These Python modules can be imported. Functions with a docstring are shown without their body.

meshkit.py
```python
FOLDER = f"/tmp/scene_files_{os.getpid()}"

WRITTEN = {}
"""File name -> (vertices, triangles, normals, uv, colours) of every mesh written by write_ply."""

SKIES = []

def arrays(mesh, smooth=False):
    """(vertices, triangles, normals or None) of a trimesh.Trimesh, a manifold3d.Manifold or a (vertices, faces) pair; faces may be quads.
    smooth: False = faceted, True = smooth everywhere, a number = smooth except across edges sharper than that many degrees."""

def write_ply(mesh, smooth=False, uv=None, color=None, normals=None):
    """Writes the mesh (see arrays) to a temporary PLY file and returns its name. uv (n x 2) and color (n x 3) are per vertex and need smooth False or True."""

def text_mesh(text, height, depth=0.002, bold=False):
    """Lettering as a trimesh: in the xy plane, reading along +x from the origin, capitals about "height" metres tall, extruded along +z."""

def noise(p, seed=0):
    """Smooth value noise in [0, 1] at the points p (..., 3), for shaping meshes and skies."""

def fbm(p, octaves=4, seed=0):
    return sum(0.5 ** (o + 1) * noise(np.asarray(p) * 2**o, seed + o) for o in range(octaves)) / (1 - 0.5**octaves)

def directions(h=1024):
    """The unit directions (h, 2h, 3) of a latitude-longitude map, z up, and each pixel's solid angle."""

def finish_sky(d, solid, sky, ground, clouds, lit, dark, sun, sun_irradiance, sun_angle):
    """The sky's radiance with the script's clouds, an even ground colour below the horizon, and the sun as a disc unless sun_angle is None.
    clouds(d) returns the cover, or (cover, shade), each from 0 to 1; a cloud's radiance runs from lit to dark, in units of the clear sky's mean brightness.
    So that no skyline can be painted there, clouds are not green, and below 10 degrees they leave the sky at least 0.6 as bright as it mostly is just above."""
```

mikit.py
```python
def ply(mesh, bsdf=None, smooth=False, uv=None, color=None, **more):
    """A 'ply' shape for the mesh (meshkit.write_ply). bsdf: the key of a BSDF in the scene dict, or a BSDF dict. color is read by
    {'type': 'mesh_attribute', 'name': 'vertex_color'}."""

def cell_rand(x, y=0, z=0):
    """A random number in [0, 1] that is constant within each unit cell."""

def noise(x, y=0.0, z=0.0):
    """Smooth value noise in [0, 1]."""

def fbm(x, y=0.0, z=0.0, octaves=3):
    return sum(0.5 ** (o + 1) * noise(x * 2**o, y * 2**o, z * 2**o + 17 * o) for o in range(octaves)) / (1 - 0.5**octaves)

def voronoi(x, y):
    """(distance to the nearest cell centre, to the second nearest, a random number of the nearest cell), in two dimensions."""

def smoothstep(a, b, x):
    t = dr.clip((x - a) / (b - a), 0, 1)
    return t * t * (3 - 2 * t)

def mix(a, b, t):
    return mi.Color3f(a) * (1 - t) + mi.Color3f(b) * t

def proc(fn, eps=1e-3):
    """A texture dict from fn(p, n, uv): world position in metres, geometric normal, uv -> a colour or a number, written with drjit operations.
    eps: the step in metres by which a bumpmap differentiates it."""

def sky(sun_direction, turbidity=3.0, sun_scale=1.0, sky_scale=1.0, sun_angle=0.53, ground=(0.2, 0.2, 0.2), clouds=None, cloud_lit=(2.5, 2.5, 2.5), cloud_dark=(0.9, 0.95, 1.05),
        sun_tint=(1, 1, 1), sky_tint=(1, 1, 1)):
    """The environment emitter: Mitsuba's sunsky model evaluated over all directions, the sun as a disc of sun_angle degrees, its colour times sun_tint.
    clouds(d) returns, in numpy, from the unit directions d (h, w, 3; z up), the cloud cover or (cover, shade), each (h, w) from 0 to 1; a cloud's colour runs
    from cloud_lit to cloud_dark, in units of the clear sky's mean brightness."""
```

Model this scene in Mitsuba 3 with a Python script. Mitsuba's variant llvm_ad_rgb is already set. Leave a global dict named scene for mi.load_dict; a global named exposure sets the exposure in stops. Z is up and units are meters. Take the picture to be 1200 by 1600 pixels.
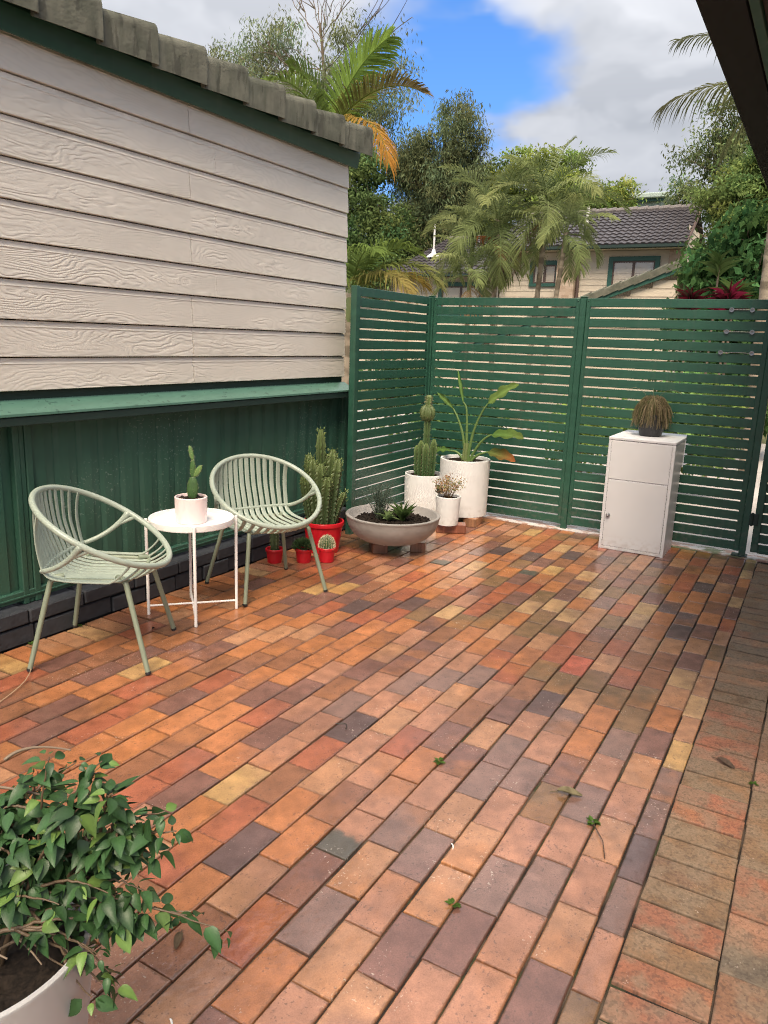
import math, numpy as np, trimesh, mitsuba as mi, drjit as dr
import mikit, meshkit
from mikit import noise, fbm, cell_rand, smoothstep, mix, proc

T = mi.ScalarTransform4f
PI = math.pi
scene, labels = {}, {}

# ------------------------------------------------------------------ camera, sky, exposure
EYE = np.array([0, 0, 1.515])
RIGHT_, UP_, FWD = None, None, None


def camera():
    pitch, roll, yaw = 0.224776, 0.0367313, 0.514675
    cy, sy, cp, sp = math.cos(yaw), math.sin(yaw), math.cos(pitch), math.sin(pitch)
    fw = np.array([-sy * cp, cy * cp, -sp])
    r = np.array([cy, sy, 0])
    u = np.cross(r, fw)
    up = -math.sin(roll) * r + math.cos(roll) * u
    return {'type': 'perspective', 'fov': 2 * math.degrees(math.atan(600 / 1185.85)), 'fov_axis': 'x', 'near_clip': 0.05, 'far_clip': 600.0,
            'to_world': T().look_at(origin=EYE.tolist(), target=(EYE + fw).tolist(), up=up.tolist())}


scene['camera'] = camera()
exposure = 3.0


def clouds(d):
    x, y, z = d[..., 0], d[..., 1], np.maximum(d[..., 2], 0)
    az, el = np.degrees(np.arctan2(x, y)), np.degrees(np.arcsin(np.clip(z, -1, 1)))
    q = np.stack([x / (z + .30), y / (z + .30), z * 1.2], -1)
    warp = np.stack([meshkit.fbm(q * 3.6 + 5, 5, 31), meshkit.fbm(q * 3.6 + 9, 5, 32), 0 * z], -1) - .5
    p = q * 2.9 + warp * 1.6 + [3.1, .6, 0]
    n = meshkit.fbm(p, 6, 3)
    w = meshkit.fbm(q * 4.0, 5, 9) - .5
    gap = np.exp(-(((az + 26.5 + .45 * (el - 15) + 22 * w) / 4.4) ** 2 + ((el - 16 + 22 * w) / 7.0) ** 2)) + .5 * np.exp(-(((az - 70) / 25) ** 2 + ((el - 40) / 20) ** 2)) + .55 * np.exp(-(((az + 120) / 30) ** 2 + ((el - 45) / 15) ** 2))
    v = n + .25 - .60 * gap
    cover = np.clip((v - .30) / .46, 0, 1)
    cover = cover * cover * (3 - 2 * cover)
    s = meshkit.fbm(p * 1.2 + 7.3, 6, 21)
    # an overcast sky is about three times as bright overhead as at the horizon, all the way round
    shade = np.clip(1 - (.05 + .95 * z ** .9) + .30 * (np.clip((s - .28) / .36, 0, 1) - .5), 0, 1)
    return cover, shade


scene['sky'] = mikit.sky((0.20, -0.56, 0.80), turbidity=3, sun_scale=0.46, sun_angle=30, sky_scale=.85, sky_tint=(.44, .66, .93), clouds=clouds,
                         cloud_lit=(3.4, 3.4, 3.5), cloud_dark=(.66, .74, .88), ground=(0.2, 0.19, 0.17))


# ------------------------------------------------------------------ helpers
def L(key, label=None, cat=None, group=None, kind=None):
    e = labels.setdefault(key, {})
    for k, v in (('label', label), ('category', cat), ('group', group), ('kind', kind)):
        if v:
            e[k] = v
    return key


USED = {}


def num(name):
    n = USED.get(name, 0)
    USED[name] = n + 1
    return name if n == 0 else f'{name}_{n:03d}'


def add(parent, name, mesh, bsdf, smooth=False, **kw):
    """one entry: parent None = a thing that is one mesh (name is its key)"""
    key = num(f'{parent}__{name}' if parent else name)
    if isinstance(mesh, MB):
        mesh = mesh.mesh()
    scene[key] = mikit.ply(mesh, bsdf, smooth=smooth, **kw)
    return key


class MB:
    def __init__(self):
        self.v, self.f, self.c, self.n = [], [], [], 0

    def add(self, v, f, color=None):
        v, f = np.asarray(v, float), np.asarray(f, int)
        if f.shape[1] == 4:
            f = np.vstack([f[:, [0, 1, 2]], f[:, [0, 2, 3]]])
        self.v.append(v)
        self.f.append(f + self.n)
        self.n += len(v)
        if color is not None:
            self.c.append(np.broadcast_to(np.asarray(color, float), (len(v), 3)))
        return self

    def box(self, lo, hi, bevel=0.0, color=None):
        v, f = rbox(lo, hi, bevel)
        return self.add(v, f, color)

    def tube(self, pts, r, sides=8, color=None, cap=True, closed=False):
        v, f = tube(pts, r, sides, cap, closed)
        return self.add(v, f, color)

    def lathe(self, prof, center=(0, 0, 0), seg=40, color=None):
        v, f = lathe(prof, seg)
        return self.add(v + np.asarray(center, float), f, color)

    def mesh(self):
        return np.vstack(self.v), np.vstack(self.f)

    def colors(self):
        return np.vstack(self.c)


def rbox(lo, hi, b=0.0):
    lo, hi = np.minimum(lo, hi).astype(float), np.maximum(lo, hi).astype(float)
    c, h = (lo + hi) / 2, (hi - lo) / 2
    if b <= 0:
        v = np.array([[x, y, z] for x in (-1, 1) for y in (-1, 1) for z in (-1, 1)], float) * h + c
        f = np.array([[0, 1, 3], [0, 3, 2], [4, 6, 7], [4, 7, 5], [0, 4, 5], [0, 5, 1], [2, 3, 7], [2, 7, 6], [0, 2, 6], [0, 6, 4], [1, 5, 7], [1, 7, 3]])
        return v, f
    b = min(b, h.min() * .9)
    pts = []
    for sx in (-1, 1):
        for sy in (-1, 1):
            for sz in (-1, 1):
                s = np.array([sx, sy, sz])
                for k in range(3):
                    e = h - b
                    e[k] = h[k]
                    pts.append(s * e)
    m = trimesh.convex.convex_hull(np.array(pts))
    return np.array(m.vertices) + c, np.array(m.faces)


def tube(pts, r, sides=8, cap=True, closed=False):
    p = np.asarray(pts, float)
    n = len(p)
    r = np.broadcast_to(np.asarray(r, float), (n,))
    if closed:
        t = np.roll(p, -1, 0) - np.roll(p, 1, 0)
    else:
        t = np.gradient(p, axis=0)
    t /= np.linalg.norm(t, axis=1, keepdims=True) + 1e-12
    a = np.zeros_like(p)
    ref = np.array([0, 0, 1.0]) if abs(t[0, 2]) < .9 else np.array([1.0, 0, 0])
    x = np.cross(t[0], ref)
    x /= np.linalg.norm(x)
    for i in range(n):
        x = x - t[i] * (x @ t[i])
        x /= np.linalg.norm(x) + 1e-12
        a[i] = x
    b = np.cross(t, a)
    ang = np.arange(sides) * 2 * PI / sides
    v = p[:, None] + r[:, None, None] * (np.cos(ang)[None, :, None] * a[:, None] + np.sin(ang)[None, :, None] * b[:, None])
    m = n if closed else n - 1
    i, j = np.meshgrid(np.arange(m), np.arange(sides), indexing='ij')
    k = (i + 1) % n
    q = np.stack([i * sides + j, i * sides + (j + 1) % sides, k * sides + (j + 1) % sides, k * sides + j], -1).reshape(-1, 4)
    f = np.vstack([q[:, [0, 1, 2]], q[:, [0, 2, 3]]])
    v = v.reshape(-1, 3)
    if cap and not closed:
        v = np.vstack([v, p[0], p[-1]])
        j = np.arange(sides)
        f = np.vstack([f, np.stack([(j + 1) % sides, j, j * 0 + n * sides], 1), np.stack([(n - 1) * sides + j, (n - 1) * sides + (j + 1) % sides, j * 0 + n * sides + 1], 1)])
    return v, f


def lathe(prof, seg=40):
    """profile of (radius, z) from the outside bottom round; radius 0 ends close it"""
    prof = np.asarray(prof, float)
    a = np.arange(seg) * 2 * PI / seg
    v = np.stack([prof[:, None, 0] * np.cos(a), prof[:, None, 0] * np.sin(a), np.repeat(prof[:, 1:2], seg, 1)], -1).reshape(-1, 3)
    i, j = np.meshgrid(np.arange(len(prof) - 1), np.arange(seg), indexing='ij')
    q = np.stack([i * seg + j, i * seg + (j + 1) % seg, (i + 1) * seg + (j + 1) % seg, (i + 1) * seg + j], -1).reshape(-1, 4)
    return v, np.vstack([q[:, [0, 1, 2]], q[:, [0, 2, 3]]])


def rot(v, deg, center=(0, 0)):
    a = math.radians(deg)
    v = np.array(v, float)
    x, y = v[:, 0] - center[0], v[:, 1] - center[1]
    v[:, 0], v[:, 1] = x * math.cos(a) - y * math.sin(a) + center[0], x * math.sin(a) + y * math.cos(a) + center[1]
    return v


def bez(p0, p1, p2, n=10):
    t = np.linspace(0, 1, n)[:, None]
    return (1 - t) ** 2 * np.asarray(p0, float) + 2 * t * (1 - t) * np.asarray(p1, float) + t * t * np.asarray(p2, float)


def lin(r, g, b):
    c = np.array([r, g, b]) / 255.0
    return np.where(c <= .04045, c / 12.92, ((c + .055) / 1.055) ** 2.4)


def frames(direction, normal):
    """matrices (n,3,3) with columns side, along, normal"""
    a = direction / (np.linalg.norm(direction, axis=1, keepdims=True) + 1e-9)
    s = np.cross(a, normal)
    s /= np.linalg.norm(s, axis=1, keepdims=True) + 1e-9
    return np.stack([s, a, np.cross(s, a)], -1)


def scatter(tv, tf, mats, pos, col=None):
    n = len(pos)
    v = (np.einsum('nij,kj->nki', mats, tv) + pos[:, None]).reshape(-1, 3)
    f = (tf[None] + (np.arange(n) * len(tv))[:, None, None]).reshape(-1, 3)
    c = None if col is None else np.repeat(col, len(tv), 0)
    return v, f, c


# ------------------------------------------------------------------ materials
def rgb(c):
    return {'type': 'rgb', 'value': [float(x) for x in c]}


def mat(key, base, rough=.6, spec=.5, two=True, bump=None, bump_scale=1.0, **kw):
    b = {'type': 'principled', 'base_color': base if isinstance(base, dict) else rgb(base), 'roughness': rough, 'specular': spec, **kw}
    if bump is not None:
        b = {'type': 'bumpmap', 'tex': bump, 'scale': bump_scale, 'bsdf': b}
    scene[key] = {'type': 'twosided', 'bsdf': b} if two else b
    return key


VC = {'type': 'mesh_attribute', 'name': 'vertex_color'}
scene['leaf'] = {'type': 'principledthin', 'base_color': VC, 'roughness': .38, 'diff_trans': .7, 'spec_trans': 0.0, 'eta': 1.4}
mat('gloss_leaf', dict(VC), .42, .3, clearcoat=.0)
scene['matte_leaf'] = {'type': 'principledthin', 'base_color': VC, 'roughness': .6, 'diff_trans': .8, 'spec_trans': 0.0, 'eta': 1.3}
mat('painted', dict(VC), .55)

# bricks: uv carries tone number and a seed in its whole part, local metres in its fraction
TONES = dict(o=(202, 118, 56), t=(196, 136, 94), b=(164, 102, 68), r=(186, 92, 58), m=(142, 94, 86), d=(110, 86, 90), y=(206, 162, 90), c=(206, 162, 108),
             g=(150, 112, 74), s=(96, 98, 92), k=(192, 128, 98), v=(146, 112, 106), R=(214, 86, 60))
TONE_IDS = {k: i for i, k in enumerate(TONES)}
TL = np.array([lin(*TONES[k]) for k in TONES])
TL = (TL * .67 + np.array([.31, .20, .14]) * .33 * TL.mean(1, keepdims=True) / .2) * .60


def brick_color(p, n, uv):
    i = dr.floor(uv.x)
    seed = dr.floor(uv.y)
    lx, ly = (uv.x - i - .3) * 4.2, (uv.y - seed - .3) * 8.0      # about 0..1 along and across the brick
    c = mi.Color3f(0)
    for k in range(len(TL)):
        c = dr.select(dr.abs(i - k) < .5, mi.Color3f(*[float(x) for x in TL[k]]), c)
    half = smoothstep(.085, .125, uv.x - i - .3 + (fbm(p.x * 40, p.y * 40) - .5) * .05)
    c = dr.select(dr.abs(i - 9) < .5, mix(c, mi.Color3f(*[float(x) for x in TL[10]]), half), c)      # grey only over one half
    s1, s2, s3 = cell_rand(seed, 1), cell_rand(seed, 2), cell_rand(seed, 3)
    # kiln flashing: one end or side of many bricks is darker or more orange
    ramp = smoothstep(.25, .9, dr.select(s1 > .5, lx, 1 - lx) * .8 + ly * .25 + (fbm(p.x * 14 + seed, p.y * 14) - .5) * .9)
    warm = mix((.50, .19, .055), (.24, .12, .10), dr.select(s2 > .55, 1.0, 0.0))
    c = mix(c, c * .5 + warm * .34, ramp * smoothstep(.2, .8, s3) * .8)
    cloud = fbm(p.x * 22 + seed * 3.7, p.y * 22, 0, 4)
    c = c * (0.66 + .68 * cloud) * (.72 + .54 * fbm(p.x * 3.1, p.y * 3.1, 0, 4))
    grit = noise(p.x * 420, p.y * 420)
    c = c * (.86 + .28 * grit)
    pit = smoothstep(.70, .80, fbm(p.x * 150 + seed, p.y * 150, 0, 2)) * smoothstep(.40, .62, noise(p.x * 26 + 5, p.y * 26 + seed))
    c = mix(c, (.06, .04, .036), pit * .5)
    along, across = uv.x - i - .3, uv.y - seed - .3
    rim = dr.minimum(dr.minimum(along, .2275 - along), dr.minimum(across, .1095 - across))
    chip = smoothstep(.0062, .0015, rim + (fbm(p.x * 85, p.y * 85, 0, 2) - .42) * .012)
    c = mix(c, c * .5 + mi.Color3f(.02, .014, .01), chip * .8)
    lime = smoothstep(.885, .93, noise(p.x * 190 + 31, p.y * 190)) * smoothstep(.62, .8, noise(p.x * 9, p.y * 9 + 40))
    c = mix(c, (.62, .55, .48), lime * .4)
    return c


def brick_rough(p, n, uv):
    wet = smoothstep(.38, .62, fbm(p.x * 1.3 + 4, p.y * 1.3 + 2, 0, 3) + .12 * (dr.clip(-p.x, 0, 2.2) - 1.0) * .35)
    fine = noise(p.x * 140, p.y * 140)
    dry = smoothstep(-.30, -.24, p.x) * smoothstep(4.9, 4.2, p.y)
    r = .22 + .11 * fine - .16 * wet
    return dr.clip(r + dry * .3, .09, .9)


def brick_bump(p, n, uv):
    return (fbm(p.x * 55, p.y * 55, 0, 2) * .0011 + noise(p.x * 330, p.y * 330) * .00022 + noise(p.x * 9, p.y * 9) * .0012)


mat('brick', proc(brick_color), proc(brick_rough), .75, bump=proc(brick_bump, 6e-4))


def path_color(p, n, uv):
    c = brick_color(p, n, uv)
    moss = fbm(p.x * 16, p.y * 16, 2.0, 4)
    rough = fbm(p.x * 130, p.y * 130, 1, 3)
    c = mix(c, (.20, .15, .105), smoothstep(.3, .65, moss) * .45 + .25)
    return mix(c, (.05, .04, .032), smoothstep(.55, .68, rough) * .36) * (.85 + .3 * noise(p.x * 200, p.y * 200))


def path_bump(p, n, uv):
    return fbm(p.x * 45, p.y * 45, 0, 4) * .004 + fbm((p.x + p.y * .45) * 14, (p.y - p.x * .5) * 110, 0, 2) * .001


mat('path_brick', proc(path_color), proc(lambda p, n, uv: .55 + .25 * noise(p.x * 60, p.y * 60) - .25 * smoothstep(3.6, 4.8, p.y)), .4, bump=proc(path_bump, 6e-4))
mat('joint', proc(lambda p, n, uv: mix(mix((.02, .015, .012), (.075, .055, .04), smoothstep(.4, .7, fbm(p.x * 7, p.y * 7, 0, 3))), (.03, .034, .016), smoothstep(.66, .76, fbm(p.x * 11, p.y * 11, 3, 3)))), .8, .3)


def board_height(p):
    row = dr.floor((p.z - 1.208) / .1714)
    half = dr.select(p.y > 3.41, 1.0, 0.0)
    s = cell_rand(row, half) * 40
    w = fbm(p.y * 1.9 + s, p.z * 6 + s, 0, 2)
    q = p.z * 34 + w * 12 + fbm(p.y * 9 + s, p.z * 34, 1, 2) * 2.4
    f = q - dr.floor(q)
    ridge = smoothstep(0.0, .35, f) * smoothstep(1.0, .6, f)
    return ridge * (.45 + .55 * smoothstep(.35, .65, noise(p.y * 2.2 + s, p.z * 14 + 9)))


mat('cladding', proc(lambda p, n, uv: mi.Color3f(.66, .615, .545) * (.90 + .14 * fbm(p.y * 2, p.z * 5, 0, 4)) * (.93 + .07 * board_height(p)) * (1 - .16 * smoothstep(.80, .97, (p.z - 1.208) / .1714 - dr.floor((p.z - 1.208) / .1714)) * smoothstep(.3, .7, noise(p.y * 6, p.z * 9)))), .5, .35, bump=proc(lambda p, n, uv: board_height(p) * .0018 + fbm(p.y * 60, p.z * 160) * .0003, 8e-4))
GREEN = (.021, .077, .051)


def green_color(p, n, uv):
    u = p.x + p.y
    c = mi.Color3f(*GREEN) * (.82 + .32 * fbm(u * 2.2, p.z * 26, 0, 3))
    splash = smoothstep(.42, .05, p.z) * smoothstep(.45, .7, fbm(u * 40, p.z * 40, 0, 3))
    run = smoothstep(.60, .75, fbm(u * 34, p.z * 1.6, 2, 3))
    return mix(c, (.085, .105, .085), splash * .45 + run * .10)


mat('green_paint', proc(green_color), proc(lambda p, n, uv: .30 + .16 * fbm(p.x * 9 + p.y * 9, p.z * 12)), .5)


def sheet_color(p, n, uv):
    dust = smoothstep(.84, .88, noise(p.y * 120, p.z * 120)) * smoothstep(.5, .7, noise(p.y * 3, p.z * 3))
    wash = fbm(p.y * 14, p.z * 2.2, 0, 4)
    return mix(mi.Color3f(.029, .088, .06) * (.85 + .3 * wash), (.16, .22, .19), dust * .5 + .05 * wash)


mat('green_sheet', proc(sheet_color), .42, .45)
mat('green_ledge', proc(lambda p, n, uv: mix(mi.Color3f(.078, .168, .128) * (.9 + .2 * fbm(p.y * 10, p.x * 40)), (.02, .04, .035), smoothstep(.85, .9, noise(p.y * 45, p.x * 90)) * .45)), .3, .5)
mat('dark_trim', (.012, .03, .025), .5)
mat('charcoal_paint', proc(lambda p, n, uv: mi.Color3f(.034, .038, .046) * (.75 + .5 * fbm(p.x * 30, p.y * 30, p.z * 30))), .62, .4, bump=proc(lambda p, n, uv: fbm(p.y * 90 + p.x * 70, p.z * 90, 0, 3) * .003, 8e-4))


def concrete_tile(p, n, uv):
    streak = .5 * fbm(p.y * 30, p.z * 8 + p.x * 8, 0, 4) + .5 * fbm(p.y * 9, p.z * 12, p.x * 9, 4)
    lich = fbm(p.y * 7, p.z * 9, p.x * 9, 3)
    c = mix((.15, .148, .116), (.085, .09, .068), smoothstep(.25, .75, streak))
    c = c * (.7 + .6 * lich)
    return mix(c, (.045, .045, .036), smoothstep(.60, .72, fbm(p.y * 24, p.z * 6, 3, 4)) * .6)


mat('roof_concrete', proc(concrete_tile), .85, .3, bump=proc(lambda p, n, uv: fbm(p.y * 80, p.z * 80, p.x * 80, 3) * .003, 1e-3))
mat('sage_plastic', proc(lambda p, n, uv: mi.Color3f(.30, .35, .295) * (.95 + .1 * noise(p.x * 50, p.y * 50, p.z * 50))), .34, .5)
mat('sage_leg', (.205, .24, .175), .38)
mat('white_metal', (.78, .77, .76), .3)
mat('white_glaze', proc(lambda p, n, uv: mix(mi.Color3f(.70, .71, .715) * (.88 + .14 * fbm(p.x * 7, p.y * 7, p.z * 13, 3)), (.33, .26, .20), smoothstep(.22, .04, p.z) * smoothstep(.45, .8, fbm(p.x * 38, p.y * 38, p.z * 30, 3)) * .5)), .42, .45, bump=proc(lambda p, n, uv: fbm(p.x * 22, p.y * 22, p.z * 32, 3) * .0022, 1e-3))
mat('cabinet_white', proc(lambda p, n, uv: mix(mi.Color3f(.60, .605, .62) * (.94 + .09 * fbm(p.x * 5, p.y * 5, p.z * 3, 3)), (.30, .22, .16), smoothstep(.16, .0, p.z) * smoothstep(.4, .75, fbm(p.x * 45, p.y * 45, p.z * 45, 3)) * .3)), .34, .5)
mat('cabinet_gap', (.06, .06, .062), .6)
mat('pot_grey', proc(lambda p, n, uv: mi.Color3f(.40, .395, .39) * (.9 + .16 * fbm(p.x * 9, p.y * 9, p.z * 6, 4))), .4)
mat('pink_ceramic', (.74, .60, .585), .4)
mat('bowl_concrete', proc(lambda p, n, uv: mi.Color3f(.25, .236, .225) * (.82 + .34 * fbm(p.x * 24, p.y * 24, p.z * 24, 4))), .5, .5, bump=proc(lambda p, n, uv: fbm(p.x * 130, p.y * 130, p.z * 130) * .0012, 1e-3))
mat('red_plastic', (.50, .012, .022), .3, .5)
mat('black_resin', (.022, .022, .024), .42)
mat('soil', proc(lambda p, n, uv: mix((.006, .005, .0045), (.03, .022, .017), fbm(p.x * 120, p.y * 120, 0, 3))), .9, .2, bump=proc(lambda p, n, uv: fbm(p.x * 90, p.y * 90, 0, 3) * .012, 1e-3))
mat('steel', (.34, .35, .36), .35, metallic=1.0)
mat('dark_wire', (.10, .105, .11), .4, metallic=.6)
mat('dark_brown', (.0065, .0048, .0045), .6, .25)
mat('groove_shade', (.05, .042, .036), .8)
mat('soffit_paint', (.05, .042, .036), .7)
mat('bark', proc(lambda p, n, uv: mix((.10, .075, .055), (.25, .20, .15), fbm(p.x * 9, p.y * 9, p.z * 4, 3))), .85, .2)
mat('palm_bark', proc(lambda p, n, uv: mix((.30, .25, .19), (.15, .125, .09), smoothstep(.35, .6, fbm(p.x * 5, p.y * 5, p.z * 9, 3)))), .8, .2)
mat('far_board', (.52, .455, .36), .7, .3)
mat('far_brick', proc(lambda p, n, uv: mix((.33, .24, .175), (.46, .37, .29), cell_rand(dr.floor(p.x * 4.3 + dr.floor(p.z * 11.6) * .5), dr.floor(p.z * 11.6), dr.floor(p.y * 4)))), .85, .2)
mat('roof_tile', proc(lambda p, n, uv: mi.Color3f(.052, .047, .052) * (.7 + .6 * fbm(p.x * 3, p.y * 3, 1, 3))), .42, .5)
mat('ridge_tile', (.16, .145, .14), .7)
mat('far_green', (.022, .085, .065), .45)
mat('far_brown', (.085, .055, .045), .5)
mat('blind', (.60, .61, .63), .7)
mat('dark_room', (.015, .017, .018), .3)
mat('far_white', (.66, .66, .64), .6)
mat('pale_green_house', (.36, .44, .40), .6)
mat('concrete_ground', proc(lambda p, n, uv: mix((.42, .39, .36), (.27, .25, .23), fbm(p.x * 2, p.y * 2, 0, 4))), .7, .3)
mat('garden_ground', proc(lambda p, n, uv: mix((.05, .075, .025), (.13, .10, .065), fbm(p.x * 1.4, p.y * 1.4, 0, 4))), .9, .2)
mat('kerb_paint', proc(lambda p, n, uv: mix(mix((.50, .47, .45), (.36, .22, .17), smoothstep(.42, .56, fbm(p.x * 13, p.y * 22, 0, 4))), (.12, .14, .07), smoothstep(.56, .66, fbm(p.x * 5 + 9, p.y * 8, 4, 3)))), .45, .5)

# ------------------------------------------------------------------ the ground
def sheet(x0, y0, x1, y1, z):
    return np.array([[x0, y0, z], [x1, y0, z], [x1, y1, z], [x0, y1, z]], float), np.array([[0, 1, 2], [0, 2, 3]])


L(add(None, 'ground', sheet(-260, -60, 260, 420, -.30), 'garden_ground'), kind='structure', label='garden ground around the houses')
v, f = rbox((-3.25, -3, -.3), (.95, 6.36, -.009))
L(add(None, 'patio', (v, f), 'joint'), kind='structure', label='orange and plum brick paving of the patio')
L(add(None, 'driveway', sheet(-30, 6.37, 30, 15.5, -.12), 'concrete_ground'), kind='structure', label='pale concrete drive behind the slat fence')
v, f = rbox((-3.30, 6.135, -.2), (.95, 6.30, .006), .004)
L(add(None, 'kerb', (v, f), 'kerb_paint'), kind='structure', label='pale worn kerb strip under the slat fence')
L('brick_path', kind='structure', label='weathered brick edging path on the right of the patio')

rng = np.random.default_rng(7)


def brick_mesh(x0, x1, y0, y1, tone, seed, r, top=0.0, turn=False):
    g = .0029
    gy = .0085 if turn else g
    x0, x1, y0, y1 = x0 + g * r.uniform(.6, 1.3), x1 - g * r.uniform(.6, 1.3), y0 + gy * r.uniform(.25, .8), y1 - gy * r.uniform(.25, .8)
    h = top + r.normal(0, .0011)
    b = .0035
    tx, ty = r.normal(0, .006), r.normal(0, .0035)
    cx, cy = (x0 + x1) / 2, (y0 + y1) / 2
    ring = lambda e, z: [[x0 + e, y0 + e, z], [x1 - e, y0 + e, z], [x1 - e, y1 - e, z], [x0 + e, y1 - e, z]]
    v = np.array(ring(0, -.035) + ring(0, h - b) + ring(b * .35, h - b * .3) + ring(b * 1.15, h))
    up = v[:, 2] > -.02
    v[up, 2] += (v[up, 0] - cx) * tx + (v[up, 1] - cy) * ty
    v[4:, :2] += np.tile(r.normal(0, .0013, (4, 2)), (3, 1))
    f = [[8 + 4, 8 + 5, 8 + 6], [8 + 4, 8 + 6, 8 + 7]]
    for k in (0, 4, 8):
        for i in range(4):
            j = (i + 1) % 4
            f += [[k + i, k + j, k + 4 + j], [k + i, k + 4 + j, k + 4 + i]]
    along, across = ((v[:, 0] - x0), (v[:, 1] - y0)) if turn else ((v[:, 1] - y0), (v[:, 0] - x0))
    uv = np.stack([TONE_IDS[tone] + .3 + along, seed + .3 + across], 1)
    return v, np.array(f), uv


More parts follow.
